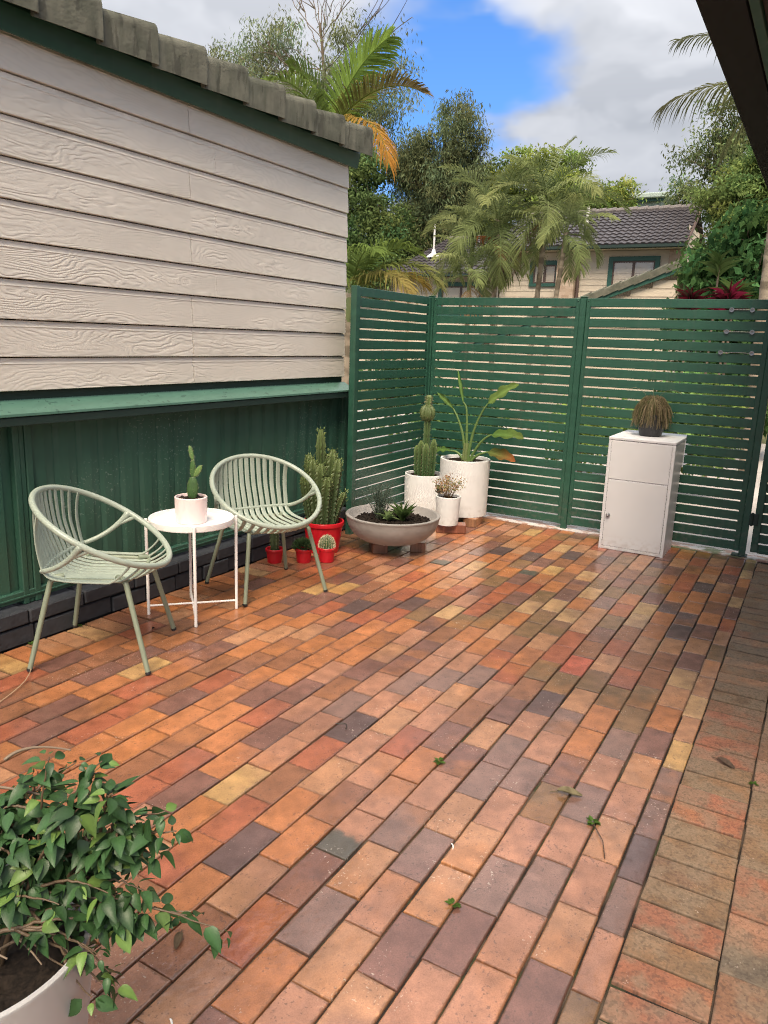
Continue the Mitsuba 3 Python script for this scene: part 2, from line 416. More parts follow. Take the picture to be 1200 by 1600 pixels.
# tones of single bricks, read row by row (number of the brick along its row, then its tone)
OVER = {'b0': '-1y 0o 1t', 'm21': '-1r 0m', 'm20': '0b -1b -2b', 'm19': '1m 0m -2b -1o', 'm18': '0y -1o -2m -3r 1m 3o 6y 5m', 'm17': '0o -1r -2b -3m 1m 2t 6y 5m 4m', 'm16': '0b -1r -2r -3b 4o 3t 2o 1b 5r 6m 8t 7b', 'm15': '0m -1o -2o -3r 3b 2b 1r 6d 7b 8o 11s 10o', 'm14': '-2o -3o -4o 1b 2o 3m 0o -1o 5m 4r 11v 10o 9t 8o 7o 6r', 'm13': '-3b -2b 3o 1o 2o 0m -1o 6d 5r 4o 15y 12d 10c 9t 8t 7o', 'm12': '-3r -2r 1m 2k 0r -1o 4b 5o 3o 11o 10g 9o 6g 7b', 'm11': '2b 0m -1o 3m 4t 12g 11o 10g 9m 8k 7c 6m -2m', 'm10': '1k 2k 3v 5m 13s 9r 10r 11r 12m 8g 7b 0y -1o', 'm9': '2r 3d 9g 10g 11m 12r 13o 14y 8o 1b 0r -1r', 'm8': '11c 12g 10o 14b 9t 8o 0d 1o -1o', 'm7': '12c 13m 11g 10g 9b 8r 1o 2b 0t', 'm6': '12c 11g 10t 9o 8r 7k 14c 13o 2s 1m 3k', 'm5': '9t 10t 8r 7r 6g 5b 4m 3t 11v 0v -1t -2v', 'm4': '11g 12r 10m 9b 8R 7g 6d 5k 4v 13o 14g 1v 2t 0k -1t', 'm3': '11c 10b 9r 8t 7g 6t 5v 4k 12y 13m 0t 1t 2k -1m -2t 3v', 'm2': '11o 12o 10t 9b 8r 7g 6o 5o 13d 14o 1v 2k 0m -1k 3g', 'm1': '9b 8b 7g 6g 5v 12d 11d 13o 14o 15d 10t -1k 0k 3v 4k 2k 1v', 'm0': '6o 5m 4t 13b 12o 11m 10t -1m 3k 2t 1k 0t', 'h0': '4v 3v 2d 1v 0k -1g 11t 10g 9t 8t 7c 6t 5y', 's0': '7r 2r 0r -1r 14r 12r 11r 8r', 'q0': '2r 3g 1s 0b'}
OVER = {k: {int(t[:-1]): t[-1] for t in s.split()} for k, s in OVER.items()}
PH = {0: 1.623, 1: 1.541, 2: 1.47, 4: 1.477, 5: 1.793, 6: 1.208, 8: 1.44, 9: 1.543, 10: 1.693, 11: 2.028, 13: 2.265, 15: 2.025, 18: 2.17, 19: 2.02, 20: 2.153, 21: 2.02, -1: 1.58, 3: 1.587, 7: 1.325, 12: 2.145, 14: 2.382, 16: 2.142, 17: 2.259}
LP = .2345
row_x = lambda k: -.329 - (.1165 * k + .000116 * k * k)


def pick(x, y):
    """tone of a brick that is not in the list: the left side warm, the middle mixed, the right greyer"""
    if x < -1.7:
        w = dict(o=5, t=2.5, b=3, r=1.6, m=1.2, k=.4)
    elif y > 3.4:
        w = dict(o=2.5, t=2, b=2, r=1.5, m=2, g=1.5, d=.6, c=.6)
    else:
        w = dict(k=3, t=2, b=1.5, v=1.5, o=1.2, m=1.2, r=.8)
    ks = list(w)
    return rng.choice(ks, p=np.array([w[k] for k in ks]) / sum(w.values()))


bricks, edge = [], []
for k in range(-1, 22):
    x1, x0 = (-.25, -.329) if k < 0 else (row_x(k), row_x(k + 1))
    tones = OVER.get('h0' if k < 0 else f'm{k}', {})
    cuts = {}
    for j in range(-14, 22):
        y0, y1 = PH[k] + LP * j, PH[k] + LP * (j + 1)
        if y1 < .25 or y0 > 6.13:
            continue
        y1 = min(y1, 6.13)
        if y1 - y0 < .03:
            continue
        t = tones.get(j) or pick((x0 + x1) / 2, y0)
        m = brick_mesh(x0, x1, y0 + cuts.get(j, 0), y1, t, int(rng.integers(0, 90)), rng)
        bricks.append(((x0 + x1) / 2, (y0 + y1) / 2, m))
for j in range(-16, 36):
    y0 = 2.026 + .1165 * j
    if y0 + .1165 < .25 or y0 + .1165 > 6.16:
        continue
    bricks.append((-3.07, y0, brick_mesh(row_x(22) - .245, row_x(22), y0, y0 + .1165, OVER['b0'].get(j) or rng.choice(list('ttobc')), int(rng.integers(0, 90)), rng, turn=True)))
for j in range(-12, 40):
    y0 = 1.648 + .113 * j
    if y0 < .6 or y0 + .113 > 6.13:
        continue
    edge.append((-.137, y0, brick_mesh(-.25, -.024, y0, y0 + .113, OVER['s0'].get(j) or rng.choice(list('gggbgt')), int(rng.integers(0, 90)), rng, .001, turn=True)))
for k in range(4):
    for j in range(-4, 19):
        y0 = 1.6 + LP * j + (.117 if k % 2 else 0)
        x0 = -.024 + .119 * k
        if y0 + LP > 6.13 or x0 + .119 > .95:
            continue
        edge.append((x0, y0, brick_mesh(x0, x0 + .119, y0, y0 + LP, (OVER['q0'].get(j) if k == 0 else None) or rng.choice(list('gbgtk')), int(rng.integers(0, 90)), rng, .001)))


def lay(holder, items, bsdf, most):
    """the bricks that show largest become parts, the others one mesh"""
    def key(q):
        ahead, side = -.4925 * q[0] + .8703 * q[1], .8703 * q[0] + .4925 * q[1]
        return math.hypot(q[0], q[1]) + (50 if ahead < .75 or abs(side) > .56 * ahead + .1 else 0)

    items = sorted(items, key=key)
    for x, y, (v, f, uv) in items[:most]:
        add(holder, 'brick', (v, f), bsdf, uv=uv)
    rest = items[most:]
    if rest:
        n, vs, fs, us = 0, [], [], []
        for x, y, (v, f, uv) in rest:
            vs.append(v), fs.append(f + n), us.append(uv)
            n += len(v)
        key = add(holder, 'outer_bricks', (np.vstack(vs), np.vstack(fs)), bsdf, uv=np.vstack(us))
        L(key, kind='stuff')


lay('patio', bricks, 'brick', 300)
lay('brick_path', edge, 'path_brick', 120)


# ------------------------------------------------------------------ weatherboard building on the left
WX = -3.27
b = 'weatherboard_building'
L(b, 'beige weatherboard building with grey concrete verge tiles and a green ledge, filling the left side', 'building')
add(b, 'wall', rbox((WX - 2.2, .2, 1.19), (WX - .018, 5.05, 2.78)), 'groove_shade')  # near-black backing puts the lap shadows into the colour
laps = [1.208, 1.364, 1.534, 1.715, 1.883, 2.056, 2.234, 2.407, 2.58, 2.755]
for i in range(9):
    z0, z1 = laps[i], laps[i + 1]
    join = i in (0, 1, 2, 4, 6, 8)
    spans = [(.2, 3.409), (3.413, 5.06)] if join else [(.2, 3.62), (3.6215, 5.06)]
    for y0, y1 in spans:
        # a lapped board: its foot stands proud, its head tucks under the next one, with a small bead near the top
        prof = [(-.026, z0 + .0065), (.008, z0 + .0065), (.011, z0 + .009), (.0015, z1 - .030), (.0035, z1 - .026), (.0005, z1 - .020), (-.003, z1 + .001), (-.026, z1 + .002)]
        pv = np.array([[WX + x, y, z] for y in (y0, y1) for x, z in prof])
        n = len(prof)
        pf = [[k, (k + 1) % n, n + (k + 1) % n, n + k] for k in range(n)]
        m = MB().add(pv, pf)
        m.add(pv, [[0, k + 1, k] for k in range(1, n - 1)] and np.array([[0, k + 1, k] for k in range(1, n - 1)]))
        m.add(pv, np.array([[n, n + k, n + k + 1] for k in range(1, n - 1)]))
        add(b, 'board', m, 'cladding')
# fascia under the verge, sloping out
pv = np.array([[WX + x, y, z] for y in (.2, 5.13) for x, z in ((-.02, 2.756), (.028, 2.732), (.036, 2.735), (.06, 2.83), (.05, 2.86), (-.02, 2.86))])
m = MB().add(pv, [[k, (k + 1) % 6, 6 + (k + 1) % 6, 6 + k] for k in range(6)])
m.add(pv, np.array([[0, 2, 1], [0, 3, 2], [0, 4, 3], [0, 5, 4], [6, 7, 8], [6, 8, 9], [6, 9, 10], [6, 10, 11]]))
add(b, 'fascia', m, 'green_paint')
m = MB().box((WX - .3, .2, 2.862), (WX + .085, 5.14, 2.874))
add(b, 'roof_bed', m, 'dark_trim')
ends = [.35, .70, 1.04, 1.38, 1.71, 2.05, 2.38, 2.72, 3.06, 3.41, 3.75, 4.09, 4.43, 4.77, 5.15]
r = np.random.default_rng(3)
for y0, y1 in zip(ends[:-1], ends[1:]):
    # verge tile: an L of concrete, its far end lifted over the next one
    prof = [(.128, 2.812), (.150, 2.806), (.151, 2.945), (.147, 2.968), (.133, 2.986), (.10, 2.995), (-.3, 3.01), (-.3, 2.99), (.09, 2.965), (.124, 2.955)]
    n = len(prof)
    ys = [y0 - .012, y0 + .1, y1 - .012, y1 - .003, y1 + .003]
    rise = [-.026, -.012, .014, .014, .004]
    out = [-.014, -.008, .004, .004, -.001]
    dz, dx = r.normal(0, .004), r.normal(0, .004)
    rings = []
    for y, h, o in zip(ys, rise, out):
        rings.append([[WX + x + (o + dx) * (x > .05), y, z + (h + dz) * (1 if z > 2.9 else .35)] for x, z in prof])
    pv = np.array(rings).reshape(-1, 3)
    pf = [[a * n + k, a * n + (k + 1) % n, (a + 1) * n + (k + 1) % n, (a + 1) * n + k] for a in range(4) for k in range(n)]
    m = MB().add(pv, pf)
    for base in (0, 4 * n):
        m.add(pv, np.array([[base + a, base + b_, base + c] for a, b_, c in ((0, 1, 9), (1, 2, 9), (2, 3, 9), (3, 4, 8), (3, 8, 9), (4, 5, 8), (5, 6, 7), (5, 7, 8))]))
    add(b, 'verge_tile', m, 'roof_concrete', smooth=35)
# the roof behind the verge
m = MB().box((WX - 2.4, .2, 2.9), (WX - .28, 5.14, 3.02))
add(b, 'roof', m, 'roof_concrete')
# ledge flashing below the boards
add(b, 'ledge_flange', MB().box((WX - .03, .2, 1.15), (WX - .012, 5.05, 1.212)), 'dark_trim')  # dark strip paints in the shadow of the overhanging boards
pv = np.array([[x, y, z] for y in (.2, 5.085) for x, z in ((WX - .012, 1.172), (WX + .088, 1.122), (WX + .095, 1.118), (WX + .096, 1.107), (WX + .088, 1.104), (WX - .012, 1.15))])
m = MB().add(pv, [[k, (k + 1) % 6, 6 + (k + 1) % 6, 6 + k] for k in range(6)])
m.add(pv, np.array([[0, k + 1, k] for k in range(1, 5)] + [[6, 6 + k, 7 + k] for k in range(1, 5)]))
add(b, 'ledge', m, 'green_ledge')
add(b, 'ledge_lip', MB().box((WX + .066, .2, 1.062), (WX + .090, 5.08, 1.102), .003), 'dark_trim')

# ------------------------------------------------------------------ steel fence under the ledge
s = 'steel_sheet_fence'
L(s, 'dark green ribbed steel fence under the ledge, behind the chairs', 'fence')
PX = WX - .035
for (y0, y1) in ((.3, 2.24), (2.32, 5.13)):
    ys, xs = [], []
    y = y0
    while y < y1:
        for dy, dx in ((0, 0), (.022, .012), (.075, .016), (.083, .006), (.125, .004), (.135, 0)):
            ys.append(y + dy)
            xs.append(dx)
        y += .137
    ys, xs = np.array(ys), np.array(xs)
    keep = ys < y1
    ys, xs = ys[keep], xs[keep]
    pv = np.vstack([np.stack([PX + xs, ys, 0 * ys + z], 1) for z in (.20, 1.11)])
    n = len(ys)
    add(s, 'sheet', MB().add(pv, [[k, k + 1, n + k + 1, n + k] for k in range(n - 1)]), 'green_sheet')
for z in (.19, 1.06):
    add(s, 'rail', MB().box((PX - .02, .3, z), (PX + .034, 5.12, z + .05), .004).box((PX + .034, .3, z + .018), (PX + .040, 5.12, z + .028), .002), 'green_sheet')
for y in (.28, 2.25, 5.125):
    add(s, 'post', MB().box((PX - .03, y - .002, .17), (PX + .030, y + .026, 1.1), .004).box((PX - .03, y + .028, .17), (PX + .036, y + .064, 1.1), .004).box((PX - .03, y - .035, .17), (PX + .036, y - .004, 1.1), .004), 'green_sheet')

# low brick wall, painted charcoal
w = 'low_brick_wall'
L(w, 'low charcoal painted brick wall two courses high under the green fence', 'wall')
r = np.random.default_rng(5)
add(w, 'core', rbox((-3.45, .2, -.1), (-3.222, 5.07, .15)), 'charcoal_paint')
for c, (z0, z1, L_) in enumerate(((.0, .092, .235), (.1, .172, .33))):
    y = .1 + (.09 if c else 0)
    while y < 5.05:
        y1 = min(y + L_ * r.uniform(.97, 1.03), 5.07)
        v, f = rbox((-3.44 if c else -3.23, y + .003, z0 + r.normal(0, .002)), (-3.196 + r.normal(0, .004) + (.006 if c else 0), y1 - .003, z1 + r.normal(0, .003)), .007)
        add(w, 'brick', (v, f), 'charcoal_paint')
        y = y1

# ------------------------------------------------------------------ slat fence
FY = 6.184
fn = 'slat_fence'
L(fn, 'tall dark green horizontal slat fence wrapping round the far corner of the patio', 'fence')
ztop, pitch, sl = 1.88, .077, .0645


def slats(holder, x0, x1, y=FY, along='x', cut=None, n=24):
    for k in range(n):
        z1 = ztop - k * pitch
        z0 = z1 - sl
        spans = [(x0, x1)]
        if cut and z0 < cut[3] and z1 > cut[2]:
            spans = [(x0, cut[0]), (cut[1], x1)]
        for a, b_ in spans:
            m = MB()
            if along == 'x':
                m.box((a, y - .008, z0), (b_, y + .008, z1), .0025)
            else:
                m.box((y - .008, a, z0), (y + .008, b_, z1), .0025)
            add(holder, 'slat', m, 'green_paint')


slats(fn, -3.045, -1.795)
slats(fn, -1.702, -.422, cut=(-1.345, -.862, .62, .87))
slats(fn, 4.955, 6.135, y=-3.093, along='y')
for x, y in ((-1.748, FY), (-3.09, FY)):
    add(fn, 'post', MB().box((x - .024, y - .024, -.02), (x + .024, y + .024, 1.885), .003).box((x - .027, y - .027, 1.885), (x + .027, y + .027, 1.893), .003), 'green_paint')
add(fn, 'post', MB().box((-3.118, 4.90, -.02), (-3.068, 4.952, 1.885), .003), 'green_paint')
add(fn, 'post', MB().box((-.392, FY - .026, -.02), (-.345, FY + .024, 1.895), .003), 'green_paint')
for x0, x1 in ((-3.064, -3.036), (-1.806, -1.774), (-1.722, -1.692), (-.43, -.394)):
    add(fn, 'side_channel', MB().box((x0, FY - .014, .04), (x1, FY + .014, 1.878), .003), 'green_paint')
for y0, y1 in ((4.954, 4.978), (6.118, 6.158)):
    add(fn, 'side_channel', MB().box((-3.107, y0, .04), (-3.079, y1, 1.878), .003), 'green_paint')
add(fn, 'foot_plate', MB().box((-.44, FY - .05, .006), (-.33, FY + .04, .016), .003), 'dark_trim')
for (xa, xb, z) in ((-.663, -.527, 1.806), (-.679, -.509, 1.652), (-.701, -.492, 1.504)):
    m = MB().tube([(xa, FY - .014, z), (xb, FY - .014, z)], .003, 6)
    add(fn, 'wire', m, 'dark_wire')
    for x in (xa, xb):
        v, f = lathe([(0, -.012), (.015, -.012), (.0165, -.004), (.0165, 0), (.011, .0), (.0105, -.004), (.004, -.005), (.003, .004), (0, .004)], 18)
        v = v[:, [0, 2, 1]] * [1, -1, 1] + [x, FY - .022, z]
        add(fn, 'wire_eye', (v, f), 'steel', smooth=40)
for x in (-1.79, -1.706, -3.05):
    v, f = lathe([(0, .006), (.005, .005), (.006, 0)], 10)
    add(fn, 'screw', (v[:, [0, 2, 1]] * [1, -1, 1] + [x, FY - .014, 1.86], f), 'green_paint', smooth=True)

g = 'slat_gate'
L(g, 'dark green slatted gate at the far right edge, hung beside the slat fence', 'gate')
slats(g, -.268, .60, n=24)
for x0, x1 in ((-.315, -.266), (.60, .65)):
    add(g, 'frame_stile', MB().box((x0, FY - .025, .05), (x1, FY + .025, 1.88), .003), 'green_paint')
add(g, 'frame_rail', MB().box((-.266, FY - .02, .044), (.6, FY + .02, .072), .003), 'green_paint')
for z in (.30, 1.55):
    add(g, 'hinge', MB().box((-.35, FY - .036, z - .045), (-.29, FY - .027, z + .045), .003).tube([(-.33, FY - .036, z - .05), (-.33, FY - .036, z + .05)], .009, 10), 'dark_trim')

# ------------------------------------------------------------------ house on the right whose eave hangs over
h = 'eave_house'
L(h, 'dark brown gutter and eave of the house cutting the top right corner', 'house')
pv = np.array([[x, y, z] for y in (1.6, 6.05) for x, z in ((-.415, 2.362), (-.408, 2.35), (-.302, 2.35), (-.296, 2.36), (-.296, 2.47), (-.303, 2.47), (-.303, 2.362), (-.404, 2.362), (-.404, 2.46), (-.415, 2.465))])
m = MB().add(pv, [[k, (k + 1) % 10, 10 + (k + 1) % 10, 10 + k] for k in range(10)])
m.add(pv, np.array([[10, 16, 11], [11, 16, 12], [12, 16, 13], [13, 16, 14], [14, 16, 15], [10, 17, 16], [10, 18, 17], [10, 19, 18]]))
add(h, 'gutter', m, 'dark_brown')
add(h, 'fascia', MB().box((-.294, 1.6, 2.345), (-.27, 6.05, 2.52), .002), 'green_paint')
add(h, 'soffit', MB().box((-.268, 1.6, 2.36), (1.0, 6.05, 2.372)), 'soffit_paint')
pv = np.array([[-.43, 1.5, 2.5], [-.43, 6.1, 2.5], [3.2, 6.1, 3.9], [3.2, 1.5, 3.9], [-.43, 1.5, 2.53], [-.43, 6.1, 2.53], [3.2, 6.1, 3.93], [3.2, 1.5, 3.93]])
add(h, 'roof', (pv, np.array([[0, 1, 2], [0, 2, 3], [4, 6, 5], [4, 7, 6], [0, 5, 1], [0, 4, 5], [1, 6, 2], [1, 5, 6]])), 'roof_tile')  # near end, out of view, cut short to let light onto the paving
add(h, 'wall', MB().box((.95, 1.6, -.05), (1.1, 6.0, 2.36)), 'far_brick')  # unseen wall, added to block light on the right

# ------------------------------------------------------------------ plants: shared shapes
def leaf_shape(w=.5, fold=.18, curl=.25, n=4):
    """a pointed oval leaf of length 1 along y, folded along its midrib and curling down"""
    t = np.linspace(0, 1, n + 1)
    half = w * .5 * np.sin(PI * t ** .72) ** .9
    half[0] = half[-1] = 0
    z = -curl * t ** 2
    mid = np.stack([0 * t, t, z], 1)
    lf = np.stack([-half, t, z + fold * half], 1)[1:-1]
    rt = np.stack([half, t, z + fold * half], 1)[1:-1]
    v = np.vstack([mid, lf, rt])
    m = n + 1
    k = n - 1
    f = [[0, 1, m], [0, m + k, 1], [n - 1, n, m + k - 1], [n, n - 1, m + 2 * k - 1]]
    for i in range(k - 1):
        f += [[1 + i, 2 + i, m + i + 1], [1 + i, m + i + 1, m + i], [1 + i, m + k + i, m + k + i + 1], [1 + i, m + k + i + 1, 2 + i]]
    return v, np.array(f)


def frond(base, az, elev, length, droop, n=42, ll=.42, width=.026, color=(.07, .12, .03), tip=None, r=None, vee=.35, twist=0.0, hang=.5, ragged=.0):
    """a palm frond: an arching rachis with narrow leaflets on both sides"""
    r = r or np.random.default_rng(1)
    base = np.asarray(base, float)
    m = 30
    t = np.linspace(0, 1, m)
    e = math.radians(elev) - droop * t ** 1.4
    ca, sa = math.cos(math.radians(az)), math.sin(math.radians(az))
    ds = length / (m - 1)
    hor = np.concatenate([[0], np.cumsum(np.cos(e[:-1]) * ds)])
    ver = np.concatenate([[0], np.cumsum(np.sin(e[:-1]) * ds)])
    P = base + np.stack([hor * ca, hor * sa, ver], 1)
    col = np.asarray(color, float)
    tipc = col if tip is None else np.asarray(tip, float)
    mb = MB()
    mb.tube(P, np.linspace(.016, .003, m) * (length / 2.0) ** .5, 5, color=col * 1.25 + [.02, .015, 0])
    tang = np.gradient(P, axis=0)
    tang /= np.linalg.norm(tang, axis=1, keepdims=True)
    side = np.cross(tang, [0, 0, 1.0])
    side /= np.linalg.norm(side, axis=1, keepdims=True) + 1e-9
    up = np.cross(side, tang)
    tw = twist
    side, up = side * math.cos(tw) + up * math.sin(tw), up * math.cos(tw) - side * math.sin(tw)
    ts = np.linspace(.16, .995, n)
    vs, fs, cs, k = [], [], [], 0
    for sgn in (-1, 1):
        for q in ts:
            if r.random() < ragged:
                continue
            i = min(int(q * (m - 1)), m - 2)
            u = q * (m - 1) - i
            p = P[i] * (1 - u) + P[i + 1] * u
            l_ = ll * (math.sin(PI * (.12 + .80 * q)) ** .7) * r.uniform(.85, 1.1)
            sweep = .35 + .75 * q + r.normal(0, .06)
            d = side[i] * sgn * math.cos(sweep) + tang[i] * math.sin(sweep) + up[i] * (vee + r.normal(0, .07))
            d /= np.linalg.norm(d)
            nrm = np.cross(d, tang[i] * sgn)
            wv = np.cross(nrm, d)
            wv /= np.linalg.norm(wv) + 1e-9
            g = np.array([0, 0, -1.0]) * l_ * hang * r.uniform(.6, 1.3)
            w_ = width * r.uniform(.8, 1.15)
            a = p
            b_ = p + d * l_ * .4 + g * .12
            c = p + d * l_ * .75 + g * .5
            e_ = p + d * l_ * .93 + g * 1.05
            vs += [a - wv * w_ * .3, a + wv * w_ * .3, b_ - wv * w_ * .5, b_ + wv * w_ * .5, c - wv * w_ * .36, c + wv * w_ * .36, e_]
            fs += [[k, k + 1, k + 3], [k, k + 3, k + 2], [k + 2, k + 3, k + 5], [k + 2, k + 5, k + 4], [k + 4, k + 5, k + 6]]
            cc = (col * (1 - q) + tipc * q) * r.uniform(.75, 1.3)
            cs += [cc] * 7
            k += 7
    mb.add(np.array(vs), np.array(fs), np.array(cs))
    return mb


def column_cactus(mb, base, top, radius, ribs=5, depth=.45, color=(.05, .085, .03), tipc=(.12, .17, .05), segs=26, spines=0.0, r=None, lobes=9, bend=(0, 0)):
    """a ribbed column with notched edges"""
    r = r or np.random.default_rng(2)
    base, top = np.asarray(base, float), np.asarray(top, float)
    n = ribs * 4
    a = np.arange(n) * 2 * PI / n + r.uniform(0, 6)
    ring = 1 - depth * (.5 - .5 * np.cos(np.arange(n) * PI / 2)) 
    t = np.linspace(0, 1, segs)
    prof = np.minimum(1, (1.02 - t) * 6) ** .55 * np.minimum(1, .75 + t * 1.5)
    vs, cs = [], []
    for i, q in enumerate(t):
        c = base + (top - base) * q + np.array([bend[0], bend[1], 0]) * math.sin(q * PI) 
        notch = 1 + .13 * math.cos(q * lobes * 2 * PI)
        rr = radius * prof[i] * np.where(ring > .9, ring * notch, ring)
        vs.append(np.stack([c[0] + rr * np.cos(a), c[1] + rr * np.sin(a), np.full(n, c[2])], 1))
        cc = np.asarray(color) * (1 - q ** 4) + np.asarray(tipc) * q ** 4
        cs.append(np.where(ring[:, None] > .9, cc * 1.35, cc) * r.uniform(.9, 1.1))
    v = np.vstack(vs)
    i, j = np.meshgrid(np.arange(segs - 1), np.arange(n), indexing='ij')
    f = np.stack([i * n + j, i * n + (j + 1) % n, (i + 1) * n + (j + 1) % n, (i + 1) * n + j], -1).reshape(-1, 4)
    mb.add(v, f, np.vstack(cs))
    if spines:
        idx = [s * n + k for s in range(1, segs - 1) for k in range(0, n, 4)]
        p = v[idx]
        out = p - (base + (top - base) * np.repeat(t[1:-1], ribs)[:, None])
        spikes(mb, p, out, spines, r, (.26, .22, .13), 3)


def spikes(mb, p, out, length, r, color, per=3, w=.0011):
    """thin spines at the points p"""
    p = np.repeat(p, per, 0)
    d = np.repeat(out / (np.linalg.norm(out, axis=1, keepdims=True) + 1e-9), per, 0) + r.normal(0, .55, (len(p), 3))
    d /= np.linalg.norm(d, axis=1, keepdims=True)
    s = np.cross(d, r.normal(0, 1, (len(p), 3)))
    s /= np.linalg.norm(s, axis=1, keepdims=True)
    l_ = length * r.uniform(.6, 1.2, (len(p), 1))
    v = np.stack([p - s * w, p + s * w, p + d * l_], 1).reshape(-1, 3)
    mb.add(v, np.arange(len(v)).reshape(-1, 3), color)


def soil_disc(parent, c, rad, z, seed=0, chunky=.006):
    r = np.random.default_rng(seed)
    v, f = [[c[0], c[1], z + .004]], []
    rings, seg = 6, 28
    for i in range(1, rings + 1):
        for j in range(seg):
            a = 2 * PI * j / seg
            v.append([c[0] + rad * i / rings * math.cos(a), c[1] + rad * i / rings * math.sin(a), z + (r.normal(0, chunky) if i < rings else -.004)])
    for j in range(seg):
        f.append([0, 1 + j, 1 + (j + 1) % seg])
    for i in range(rings - 1):
        for j in range(seg):
            a, b_ = 1 + i * seg + j, 1 + i * seg + (j + 1) % seg
            f += [[a, a + seg, b_ + seg], [a, b_ + seg, b_]]
    k = add(parent, 'soil', (np.array(v), np.array(f)), 'soil', smooth=True)
    return L(k, kind='stuff')


def pot(parent, name, c, z0, rb, rt, hgt, bsdf, thick=.012, rim=0.0, rim_h=.02, seg=56, soil=.04, lean=0.0):
    t = thick
    z1 = z0 + hgt
    prof = [(0, z0), (rb - .006, z0), (rb - .001, z0 + .002), (rb, z0 + .006)]
    if rim:
        zr = z1 - rim_h
        prof += [(rb + (rt - rb) * .9, zr - .004), (rb + (rt - rb) * .9 + rim * .9, zr), (rt + rim - .001, zr + .004), (rt + rim, z1 - .005)]
    else:
        prof += [(rb + (rt - rb) * q, z0 + hgt * q) for q in (.25, .5, .75, .97)]
    prof += [(rt + rim - .0025, z1 - .001), (rt + rim - .005, z1), (rt - t + .004, z1), (rt - t + .001, z1 - .002), (rt - t, z1 - .006), (rt - t - .004, z1 - soil - .03)]
    key = add(parent, name, MB().lathe(prof, (c[0], c[1], 0), seg), bsdf, smooth=35)
    soil_disc(parent, c, rt - t - .002, z1 - soil, seed=int(abs(c[0] * 1000)))
    return key


# ------------------------------------------------------------------ chairs
RING = dict(off=.013, zc=.614, A=.332, B=.322, e=-.023, th=.509)


def ring_point(phi):
    u, w = RING['A'] * math.cos(phi), RING['B'] * math.sin(phi) * (1 + RING['e'] * math.cos(phi))
    return np.array([RING['off'] + u * math.cos(RING['th']), w, RING['zc'] - u * math.sin(RING['th'])])


def ring_at_w(w, back):
    lo, hi = (PI / 2, PI) if back else (PI / 2, 0)
    for _ in range(40):
        mid = (lo + hi) / 2
        if ring_point(mid)[1] > abs(w):
            lo = mid
        else:
            hi = mid
    p = ring_point(lo)
    p[1] = w
    return p


def flat_strip(path, half, thick, lateral=(0, 1, 0)):
    """a rounded flat bar swept along a path in a plane"""
    p = np.asarray(path, float)
    t = np.gradient(p, axis=0)
    t /= np.linalg.norm(t, axis=1, keepdims=True)
    lat = np.asarray(lateral, float)
    nrm = np.cross(t, lat)
    nrm /= np.linalg.norm(nrm, axis=1, keepdims=True)
    sec = [(-1, -.35), (-1, .35), (-.7, 1), (.7, 1), (1, .35), (1, -.35), (.7, -1), (-.7, -1)]
    n = len(sec)
    v = np.stack([p + lat * half * a + nrm * thick * b_ for a, b_ in sec], 1).reshape(-1, 3)
    f = [[i * n + k, i * n + (k + 1) % n, (i + 1) * n + (k + 1) % n, (i + 1) * n + k] for i in range(len(p) - 1) for k in range(n)]
    return v, np.array(f)


def smooth_path(pts, n=26):
    from scipy.interpolate import PchipInterpolator, CubicSpline
    pts = np.asarray(pts, float)
    s = np.concatenate([[0], np.cumsum(np.linalg.norm(np.diff(pts, axis=0), axis=1))])
    q = np.linspace(0, s[-1], n)
    return PchipInterpolator(s, pts, axis=0)(q)


